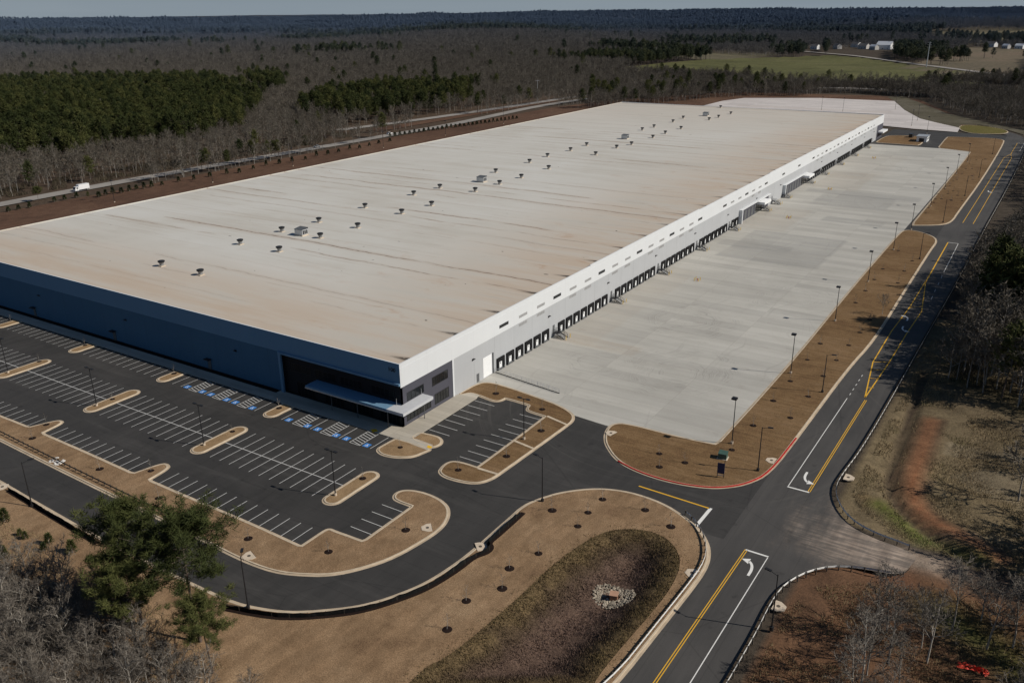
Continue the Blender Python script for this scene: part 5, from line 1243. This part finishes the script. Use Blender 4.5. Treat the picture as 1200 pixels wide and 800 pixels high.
# between highway and field
scatter([(-250,880),(-165,925),(-70,940),(20,925),(60,905),(30,975),(-70,935),(-190,912),(-380,935),(-300,860)],5.5,lambda x,y,r:'pine' if r.random()<.05 else 'bare','field',seed=14)
scatter([(-300,770),(-250,832),(-165,878),(-170,892),(-258,846),(-312,770)],5.5,lambda x,y,r:'bare','field',seed=15)
scatter([(40,1010),(20,930),(70,880),(180,800),(260,740),(330,760),(190,900),(90,1030)],6.,lambda x,y,r:'bare','field',seed=16)
hl={'near':('bare_near','leafless grey tree in the thicket below the entrance drive'),'roadside':('r','leafless tree in the dark woods beyond the long roadside guardrail'),
    'track':('t','leafless tree beside the clay track at the road corner'),'yard':('y','leafless tree in the dark belt beyond the far concrete yard'),
    'highway':('h','leafless grey tree in the woods across the highway'),'median':('m','leafless tree on the strip beside the highway lanes'),'field':('f','leafless tree in the belt between highway and green field')}
hp={'roadside':'pine standing among the leafless roadside woods','highway':'green pine in the woods across the highway','field':'dark pine in the tree belt before the green field','near':'','track':'','yard':'','median':'pine on the strip beside the highway lanes'}
scatter([(-290,560),(-266,664),(-232,728),(-196,776),(-150,793),(-60,808),(0,790),(10,838),(-80,856),(-165,838),(-236,790),(-276,715),(-291,620)],4.6,lambda x,y,r:'pine' if r.random()<.025 else 'bare','field',seed=21)
scatter([(-262,556),(-232,592),(-204,655),(-186,712),(-158,742),(-120,752),(-110,800),(-150,792),(-196,776),(-232,728),(-266,664)],5.2,lambda x,y,r:'pine' if r.random()<.05 else 'bare','field',seed=26)
scatter([(-328,480),(-312,480),(-308,620),(-290,730),(-245,812),(-256,845),(-300,760),(-318,650)],7.5,lambda x,y,r:'pine' if r.random()<.1 else 'bare','field',seed=27)
scatter([(-296.5,150),(-286,150),(-286,268),(-296.5,268)],5.2,lambda x,y,r:'pine' if r.random()<.12 else 'bare','median',seed=22)
scatter([(-318,352),(-310,352),(-311,400),(-318,400)],6.,lambda x,y,r:'bare','median',seed=23)
scatter([(-296.5,268),(-288,268),(-288,335),(-296.5,335)],7.,lambda x,y,r:'bare','median',seed=24)
vis=[]; rest=[]
HEAP=[(108.20,-15.18)][0]
for (x,y,k,rg) in cand:
    if rg=='track' and abs(x-HEAP[0])<4.5 and y<HEAP[1]+4: continue
    z=hz(x,y); s=on_screen((x,y,z+9),40); d=math.hypot(x-CAM.x,y-CAM.y)
    if s is None:
        if rg in('roadside','track') and x<150 and y<330: rest.append((x,y,k,z))
        continue
    vis.append((d,x,y,k,rg,z))
vis.sort()
cnt={'bare':0,'pine':0}; LIM={'bare':285,'pine':240}
for (d,x,y,k,rg,z) in vis:
    if cnt[k]>=LIM[k]: rest.append((x,y,k,z)); continue
    cnt[k]+=1; hi=1 if (d<240 and rg!='roadside') else 0
    sc=R.uniform(.78,1.12)*(.78 if rg=='near' else .86 if rg=='track' else 1.28 if rg=='roadside' else 1.0)
    if k=='pine' and rg=='highway': sc*=R.uniform(.78,1.22)
    if rg in('median',): sc*=.7
    if rg=='field': sc*=.95
    plant(k,hi,R.randrange(4 if hi else 3) if k=='bare' else R.randrange(2 if hi else 3),x,y,z-.1,sc,R.uniform(0,6.28),hl[rg][1] if k=='bare' else hp[rg],('bare trees ' if k=='bare' else 'pines ')+{'near':'below the entrance drive','roadside':'beyond the roadside guardrail','track':'beside the clay track','yard':'beyond the concrete yard','highway':'across the highway','median':'between the highway lanes','field':'before the green field'}[rg])

# named single trees
def solo(kind,hi,i,x,y,s,label,z=None,rz=0.):
    o=proto(kind,hi,i); o.location=(x,y,hz(x,y) if z is None else z); o.scale=(s,s,s); o.rotation_euler=(0,0,rz); return tag(o,label,'tree')
solo('pine',1,0,7.6,-67.6,1.12,'big dark pine whose crown overlaps the drive kerb, farthest along the drive',0.,1.)
solo('pine',1,1,17.6,-65.4,1.24,'big rounded pine overhanging the drive at the bend',0.,.3)
solo('pine',1,1,*[(24.10,-68.70)][0],.74,'yellow green pine just south of the drive bend lamp post',0.,2.)
solo('pine',1,0,*[(13.03,-71.72)][0],.85,'dark pine tucked below the two big pines',0.,4.)
solo('bare',1,2,32.8,-69.8,.52,'pale barked leafless tree standing apart on the tan lawn edge',0.)
solo('bare',1,3,*[(70.66,124.45)][0],.5,'small dense leafless tree alone on the verge by the road',.13)
solo('pine',1,1,-295.0,93.,.42,'dark evergreen at the roadside short of the box truck',0.)
solo('pine',0,0,*[(-278.02,107.33)][0],.22,'small dark evergreen beside the tail of the box truck',0.)
solo('pine',0,0,*[(-294.42,337.56)][0],.95,'lone tall pine at the edge of the highway by the white car',0.)
# --- the mass of woods out to the horizon: one object
def ring(n,r0,r1,seed):
    g=np.random.default_rng(seed); az=g.uniform(-1.22,.10,n); d=np.sqrt(g.uniform(r0*r0,r1*r1,n)); return CAM.x+d*np.sin(az),CAM.y+d*np.cos(az)
def nzv(X,Y,s,o=0.): return np.sin(X/s+o+1.9*np.sin(Y/s*.8+o))*np.cos(Y/s*1.1-o+1.3*np.sin(X/s*.6))
PX_,PY_,PS=[],[],[]
for n,a,b,s,sd in ((30000,620,1500,1.05,1),(44000,1500,3000,1.3,2),(50000,3000,6500,1.75,3),(52000,6500,15000,2.6,4)):
    x,y=ring(n,a,b,sd); PX_.append(x); PY_.append(y); PS.append(np.full(n,s))
X=np.concatenate(PX_); Y=np.concatenate(PY_); S=np.concatenate(PS)
D=np.hypot(X-CAM.x,Y-CAM.y)
ok=np.ones(len(X),bool)
SITE=[(-345,-300),(-345,360),(-340,620),(-325,720),(-250,880),(-165,935),(0,925),(90,905),(330,760),(330,560),(150,300),(150,-300)]
for P in (SITE,FIELD,[(-1000,200),(-1000,700),(-440,900),(-290,820),(-330,760),(-317,330),(-320,-60),(-700,-60)],
          [(60,620),(150,540),(260,560),(330,680),(330,760),(90,1030),(40,1010),(60,905)]): ok&=~inside_np(X,Y,P)
ok&=~(inside_np(X,Y,FIELD2)&(nzv(X,Y,45,2.)<.86)); ok&=dist_np(X,Y,croad)>16
for q in HOUSE_AT:
    # houses stand in clearings that open toward the road
    ok&=np.hypot(X-q[0],Y-q[1])>17; ok&=~((np.abs((X-q[0])*(CAM.y-q[1])-(Y-q[1])*(CAM.x-q[0]))/np.hypot(CAM.x-q[0],CAM.y-q[1])<17)&((X-q[0])*(CAM.x-q[0])+(Y-q[1])*(CAM.y-q[1])>0)&(np.hypot(X-q[0],Y-q[1])<430))
clear=(nzv(X,Y,420,3.1)>.90)&(D>1500); ok&=~clear
X,Y,S,D=X[ok],Y[ok],S[ok],D[ok]
pn=nzv(X,Y,330,.7)+.5*nzv(X,Y,120,2.)+NR.normal(0,.07,len(X)); pine=(pn>.62); pine|=(D>1200)&(pn>.36); pine|=(D>2600)&(pn>.05)
pine|=(X>-380)&(D>1250)&(pn>-.15); pine|=NR.random(len(X))<.004
Zf=hills(X,Y)-.2
rx=np.array([q[0] for q in rest]); ry=np.array([q[1] for q in rest]); rk=np.array([q[2]=='pine' for q in rest]); rz_=np.array([q[3] for q in rest])
X=np.concatenate([X,rx]); Y=np.concatenate([Y,ry]); Zf=np.concatenate([Zf,rz_]); pine=np.concatenate([pine,rk]); S=np.concatenate([S,np.full(len(rx),.95)])
n=len(X); kind=np.where(pine,3+NR.integers(0,3,n),NR.integers(0,3,n)).astype(np.int32)
me=bpy.data.meshes.new('distant_woods'); me.vertices.add(n); me.vertices.foreach_set('co',np.stack([X,Y,Zf],-1).astype(np.float32).ravel())
me.attributes.new('kind','INT','POINT').data.foreach_set('value',kind)
me.attributes.new('turn','FLOAT','POINT').data.foreach_set('value',NR.uniform(0,6.28,n).astype(np.float32))
me.attributes.new('size','FLOAT','POINT').data.foreach_set('value',(S*NR.uniform(.75,1.2,n)).astype(np.float32))
fw=link('distant_woods',me); tag(fw,'distant leafless and pine woods stretching to the horizon','woods',kind='stuff')
ng=bpy.data.node_groups.new('woods','GeometryNodeTree'); ng.interface.new_socket('Geometry',in_out='INPUT',socket_type='NodeSocketGeometry'); ng.interface.new_socket('Geometry',in_out='OUTPUT',socket_type='NodeSocketGeometry')
N_=ng.nodes; Lk=ng.links; gi=N_.new('NodeGroupInput'); go=N_.new('NodeGroupOutput'); jn=N_.new('GeometryNodeJoinGeometry')
def named(nm,ty): q=N_.new('GeometryNodeInputNamedAttribute'); q.data_type=ty; q.inputs[0].default_value=nm; return [o for o in q.outputs if o.enabled][0]
tn=named('turn','FLOAT'); sz=named('size','FLOAT'); kd=named('kind','INT'); cx=N_.new('ShaderNodeCombineXYZ'); Lk.new(tn,cx.inputs[2])
for k in range(6):
    key=('bare' if k<3 else 'pine',0,k%3)
    if key not in PROTO: plant(*key,0,0,0,1,0,'x','x')
    src=KIDS[PROTO[key].name]; j2=N_.new('GeometryNodeJoinGeometry')
    for s in src:
        oi=N_.new('GeometryNodeObjectInfo'); oi.inputs['Object'].default_value=s; oi.transform_space='ORIGINAL'; Lk.new(oi.outputs['Geometry'],j2.inputs[0])
    g2=N_.new('GeometryNodeGeometryToInstance'); Lk.new(j2.outputs[0],g2.inputs[0])
    cp=N_.new('FunctionNodeCompare'); cp.data_type='INT'; cp.operation='EQUAL'; Lk.new(kd,cp.inputs[2]); cp.inputs[3].default_value=k
    ip=N_.new('GeometryNodeInstanceOnPoints'); Lk.new(gi.outputs[0],ip.inputs['Points']); Lk.new(cp.outputs[0],ip.inputs['Selection']); Lk.new(g2.outputs[0],ip.inputs['Instance']); Lk.new(cx.outputs[0],ip.inputs['Rotation']); Lk.new(sz,ip.inputs['Scale'])
    Lk.new(ip.outputs[0],jn.inputs[0])
Lk.new(jn.outputs[0],go.inputs[0]); md=fw.modifiers.new('woods','NODES'); md.node_group=ng

# ================================================================== saplings, shrubs, grasses
def sapling(seed):
    r=empty('young_tree'); T,K=bare_tree(seed,3.6,6,4,2,1,.013,.62,1,4,.045); T.build('trunk',M['bark'],r); K.build('crown',M['twig'],r)
    mb=MB(); mb.lathe([(.74,.0),(.62,.05),(.3,.09),(.0,.10)],16,close=False); mb.build('mulch_ring',M['mulch'],r); return r
SP=[sapling(s) for s in (201,202,203)]; used_sp=[0,0,0]
def put_sapling(x,y,z,label,group,s=1.):
    i=R.randrange(3); o=SP[i] if not used_sp[i] else copy_tree(SP[i]); used_sp[i]=1
    o.location=(x,y,z); o.rotation_euler=(0,0,R.uniform(0,6.28)); o.scale=(s,s,s*R.uniform(.85,1.15)); tag(o,label,'sapling',group)
def row(pts,z,txt,group,s=1.):
    for i,(x,y) in enumerate(pts): put_sapling(x,y,z,txt%ORD[i],group,s*R.uniform(.88,1.1))
row([(-62.04,-43.52),(-38.43,-43.87),(-19.69,-44.62),(-7.49,-44.75),(3.97,-44.88),(17.91,-40.63),(24.56,-29.28)],.13,'bare young tree on the drive side grass strip, %s from the frame edge','young trees on the grass strip')
row([(-138.66,-5.97),(-101.48,-19.18),(-65.61,-38.43),(-101.92,-6.46),(-65.19,-23.20),(-29.44,-39.14),(-65.69,-6.45),(-29.12,-19.92),(-29.31,-6.90),(6.93,-20.24),(5.09,-7.12)],.13,'bare young tree on a kerbed car park island, %s from the frame edge','young trees on the parking islands',.85)
row([(7.18,24.08),(20.36,22.46),(25.30,13.63),(25.12,0.81),(20.24,-8.39)],.13,'bare young tree round the small office car park, %s going clockwise','young trees by the office')
row([(49.94,17.16),(55.52,16.42),(52.03,12.37),(61.40,25.98),(61.62,38.44),(61.56,52.50),(67.13,45.98),(61.74,65.09),(67.50,58.70),(67.44,72.00),(61.64,80.16),(67.74,83.51),(61.53,92.86),(68.03,95.35),(61.93,131.51),(68.40,106.43),(68.51,118.21),(61.94,144.77),(61.91,158.09),(61.85,171.93),(68.87,157.97),(68.24,172.81),(61.95,198.64),(68.41,187.07)],.13,'bare young tree on the verge beside truck court, %s from the entrance','young trees on the near verge',.9)
row([(60.84,266.59),(60.19,278.08),(60.50,290.76),(60.05,299.21),(59.33,312.49),(60.66,325.23),(61.26,335.58),(61.21,348.63),(62.41,300.55),(63.15,314.63),(66.63,298.54),(64.41,322.47),(67.47,312.43),(70.63,300.80),(62.08,354.54),(62.51,371.70),(62.16,389.53),(61.79,408.54),(64.95,391.06),(63.78,423.16),(67.14,351.93),(68.82,358.28),(68.51,380.89)],.13,'bare young tree in mulch on the far verge, %s past the truck entrance','young trees on the far verge',.9)
row([(48.14,-3.51),(42.37,-11.28),(47.96,-8.64),(55.98,-2.76),(48.46,-13.25),(61.74,-5.22),(46.84,-23.34),(45.02,-29.06),(46.77,-33.80),(43.87,-38.98),(45.20,-45.48)],.13,'bare young tree on the basin lawn, %s going round from the entrance','young trees on the basin lawn')
# evergreen shrubs: bank rows
def shrub(seed,h,w,blades=300,mat='cedar',name='evergreen_shrub'):
    rr=random.Random(seed); r=empty(name); mb=MB(); T=MB(); T.tube((0,0,-.1),(0,0,h*.7),.06,.03,5); T.build('stem',M['bark'],r)
    for k in range(blades):
        t=rr.random()**.8; rad_=w*.5*(1-.75*t)*math.sqrt(rr.random()); a=rr.uniform(0,6.283); p=Vector((rad_*math.cos(a),rad_*math.sin(a),.15+h*.9*t)); v=(Vector((math.cos(a),math.sin(a),.8))+rvec(rr)*.6).normalized()
        ribbon_seg(mb,p,p+v*.45,.07,.02,rr)
    mb.build('foliage',M[mat],r); return r
SH=[shrub(1,2.4,1.7),shrub(2,2.0,1.9)]; used=[0,0]
def put_shrub(x,y,z,s,label,group):
    i=R.randrange(2); o=SH[i] if not used[i] else copy_tree(SH[i]); used[i]=1; o.location=(x,y,z); o.scale=(s,s,s); o.rotation_euler=(0,0,R.uniform(0,6.28)); tag(o,label,'shrub',group)
s1=[(-279.28,113.42),(-280.14,117.56),(-280.83,121.89),(-279.04,125.29),(-279.35,129.96),(-280.23,134.39),(-278.77,137.71),(-278.29,141.77),(-278.64,148.01),(-279.08,158.39),(-276.02,165.56),(-276.84,176.35),(-274.94,186.13),(-272.09,192.16),(-274.80,204.47),(-277.18,215.99),(-274.88,223.86),(-272.76,231.77),(-272.65,242.24),(-276.04,254.81),(-274.53,263.09),(-274.66,272.58),(-277.02,285.16),(-273.93,290.88),(-275.81,302.35),(-276.72,312.61),(-276.64,323.73)]
for i,(x,y) in enumerate(s1): put_shrub(x,y,-.1,R.uniform(1.0,1.35),'dark evergreen shrub on the red bank along the highway, %s from the box truck'%ORD[i],'shrubs on the red bank')
for i in range(30):
    t=i/29; put_shrub(-292+23*t,342+128*t,-.1,1.25*R.uniform(.9,1.1),'clipped dark evergreen in the close row on the bank, %s of the row'%ORD[i],'close row of evergreens')
s3=[(-285.46,73.61),(-285.84,78.41),(-284.97,83.00),(-288.64,96.90),(-288.12,101.63),(-288.78,108.06)]
for i,(x,y) in enumerate(s3): put_shrub(x,y,-.1,1.1,'dark bush at the highway edge short of the truck, %s from the frame edge'%ORD[i],'bushes at the highway edge')
SPn=[shrub(11,2.6,2.0,420,'needle','young_pine')]
for i,(x,y,s) in enumerate([(p[0],p[1],q) for p,q in zip([(-35.64,-63.44),(-27.56,-64.43),(-21.60,-64.71),(-22.73,-63.17),(-17.23,-62.57),(-25.08,-69.30),(-29.28,-64.33)],(1.0,.55,.6,.8,.9,.9,.5))]):
    o=SPn[0] if i==0 else copy_tree(SPn[0]); o.location=(x,y,.1); o.scale=(s,s,s); o.rotation_euler=(0,0,i*1.3); tag(o,'young yellow green pine in the rough grass below the drive, %s from the frame edge'%ORD[i],'shrub','young pines below the drive')
# rough grasses: many small blades
def blades(name,region,n,hh,mat,label,zf,seed,w=.05,keep=None):
    g=np.random.default_rng(seed); x0=min(p[0] for p in region); x1=max(p[0] for p in region); y0=min(p[1] for p in region); y1=max(p[1] for p in region)
    X=g.uniform(x0,x1,n); Y=g.uniform(y0,y1,n); k=inside_np(X,Y,region)
    if keep is not None: k&=keep(X,Y)
    X,Y=X[k],Y[k]; n=len(X); Z=zf(X,Y); a=g.uniform(0,6.28,n); H_=hh*g.uniform(.4,1.2,n); b=g.uniform(0,6.28,n); l=g.uniform(.1,.55,n)*H_
    ux,uy=np.cos(a)*w,np.sin(a)*w; tx,ty=np.cos(b)*l,np.sin(b)*l
    V=np.empty((n,3,3)); V[:,0]=np.stack([X-ux,Y-uy,Z-.03],-1); V[:,1]=np.stack([X+ux,Y+uy,Z-.03],-1); V[:,2]=np.stack([X+tx,Y+ty,Z+H_],-1)
    o=np_mesh(name,V.reshape(-1,3),np.arange(n*3).reshape(-1,3),M[mat],smooth=False); return tag(o,label,'grass',kind='stuff')
def grassmat(name,stops):
    m=NT(name,.95,.1); p=m.pos(); f=m.math('ADD',m.math('MULTIPLY',m.noise(p,.12,4,.6),.6),m.math('MULTIPLY',m.noise(p,2.2,3,.7),.4)); m.color(m.ramp(f,stops)); return m.mat
mz=NT('basin_grass',.95,.1); pp=mz.pos(); zz_=mz.sep(pp)[2]; f1=mz.noise(pp,.22,5,.65,.6); f2=mz.noise(pp,2.,3,.7)
tt=mz.math('ADD',zz_,mz.math('MULTIPLY',mz.math('SUBTRACT',f1,.5),2.6)); cc=mz.ramp(mz.smooth(tt,-3.2,.4),[(.0,(.17,.118,.10)),(.35,(.145,.10,.082)),(.6,(.122,.086,.058)),(.85,(.138,.100,.057)),(1.,(.16,.12,.06))])
gg=mz.smooth(f2,.3,.75,.65,1.35); mz.color(mz.mix(1.,cc,mz.comb(gg,gg,gg),'MULTIPLY')); M['gpond']=mz.mat
M['grough']=grassmat('rough_grass',[(.34,(.17,.12,.062)),(.5,(.28,.215,.13)),(.64,(.16,.145,.062))])
M['gfringe']=grassmat('fringe_grass',[(.34,(.075,.062,.028)),(.5,(.12,.095,.045)),(.64,(.10,.10,.035))])
def pz(X,Y):
    d=dist_np(X,Y,pond,True); t=np.clip(d/8.5,0,1); return .07-3.0*(t*t*(3-2*t))
fringe=ccw(off(pond,normals(pond,True),-1.5))
blades('basin_fringe_grass',fringe,5200,.38,'gfringe','ragged olive brown grass fringe along the basin edge',lambda X,Y:np.full(X.shape,.13),9,.05,lambda X,Y:(~inside_np(X,Y,pond))&(nzv(X,Y,1.7,.4)>-.25))
blades('basin_grass',pond,42000,.42,'gpond','dry purple brown grass filling the sunken basin',pz,1,.045,lambda X,Y: np.hypot(X-DC[0],Y-DC[1])>3.4)
hzv=lambda X,Y: hills(X,Y)+.0
RG=[(84.8,22),(87.2,17.5),(92,13.4),(97.5,10.8),(118,9),(126,40),(120,100),(92,112),(85.3,112),(84.9,60)]
blades('rough_grass',RG,70000,.45,'grough','tawny rough grass between the road guardrail and the woods',hzv,2,.05,lambda X,Y:(dist_np(X,Y,clay)>2.2)&(dist_np(X,Y,gully)>1.0)&(nzv(X,Y,5,.2)>-.45))
blades('rough_grass',[(85.8,-9),(90,-4.6),(100,-.5),(118,2),(118,-45),(84,-45),(84.2,-16)],30000,.45,'grough','rough brown grass on the clay bank at the near road corner',hzv,3,.05,lambda X,Y:nzv(X,Y,4,1.2)>-.2)
blades('rough_grass',[(-60,-66),(-26,-62.5),(-8,-66),(10,-64),(30,-68),(36,-90),(0,-105),(-60,-95)],50000,.45,'grough','rough straw coloured grass under the thicket below the drive',lambda X,Y:np.full(X.shape,.13),4,.05,lambda X,Y:nzv(X,Y,5,.7)>-.5)

M['gunder']=grassmat('undergrowth',[(.34,(.055,.045,.034)),(.5,(.085,.068,.050)),(.64,(.065,.062,.032))])
blades('undergrowth',[(91.5,86),(98,83),(118,72),(126,90),(126,300),(104,292),(99,262),(91.5,205),(89.5,170),(91,140),(93,112)],26000,1.9,'gunder','dark brown undergrowth beneath the roadside woods',hzv,12,.07,lambda X,Y:nzv(X,Y,6,.7)>-.3)
blades('undergrowth',[(-319,-20),(-317,120),(-316,200),(-317,330),(-345,352),(-345,-20)],26000,2.2,'gunder','brown undergrowth along the edge of the woods across the highway',hzv,13,.12,lambda X,Y:nzv(X,Y,8,.2)>-.35)
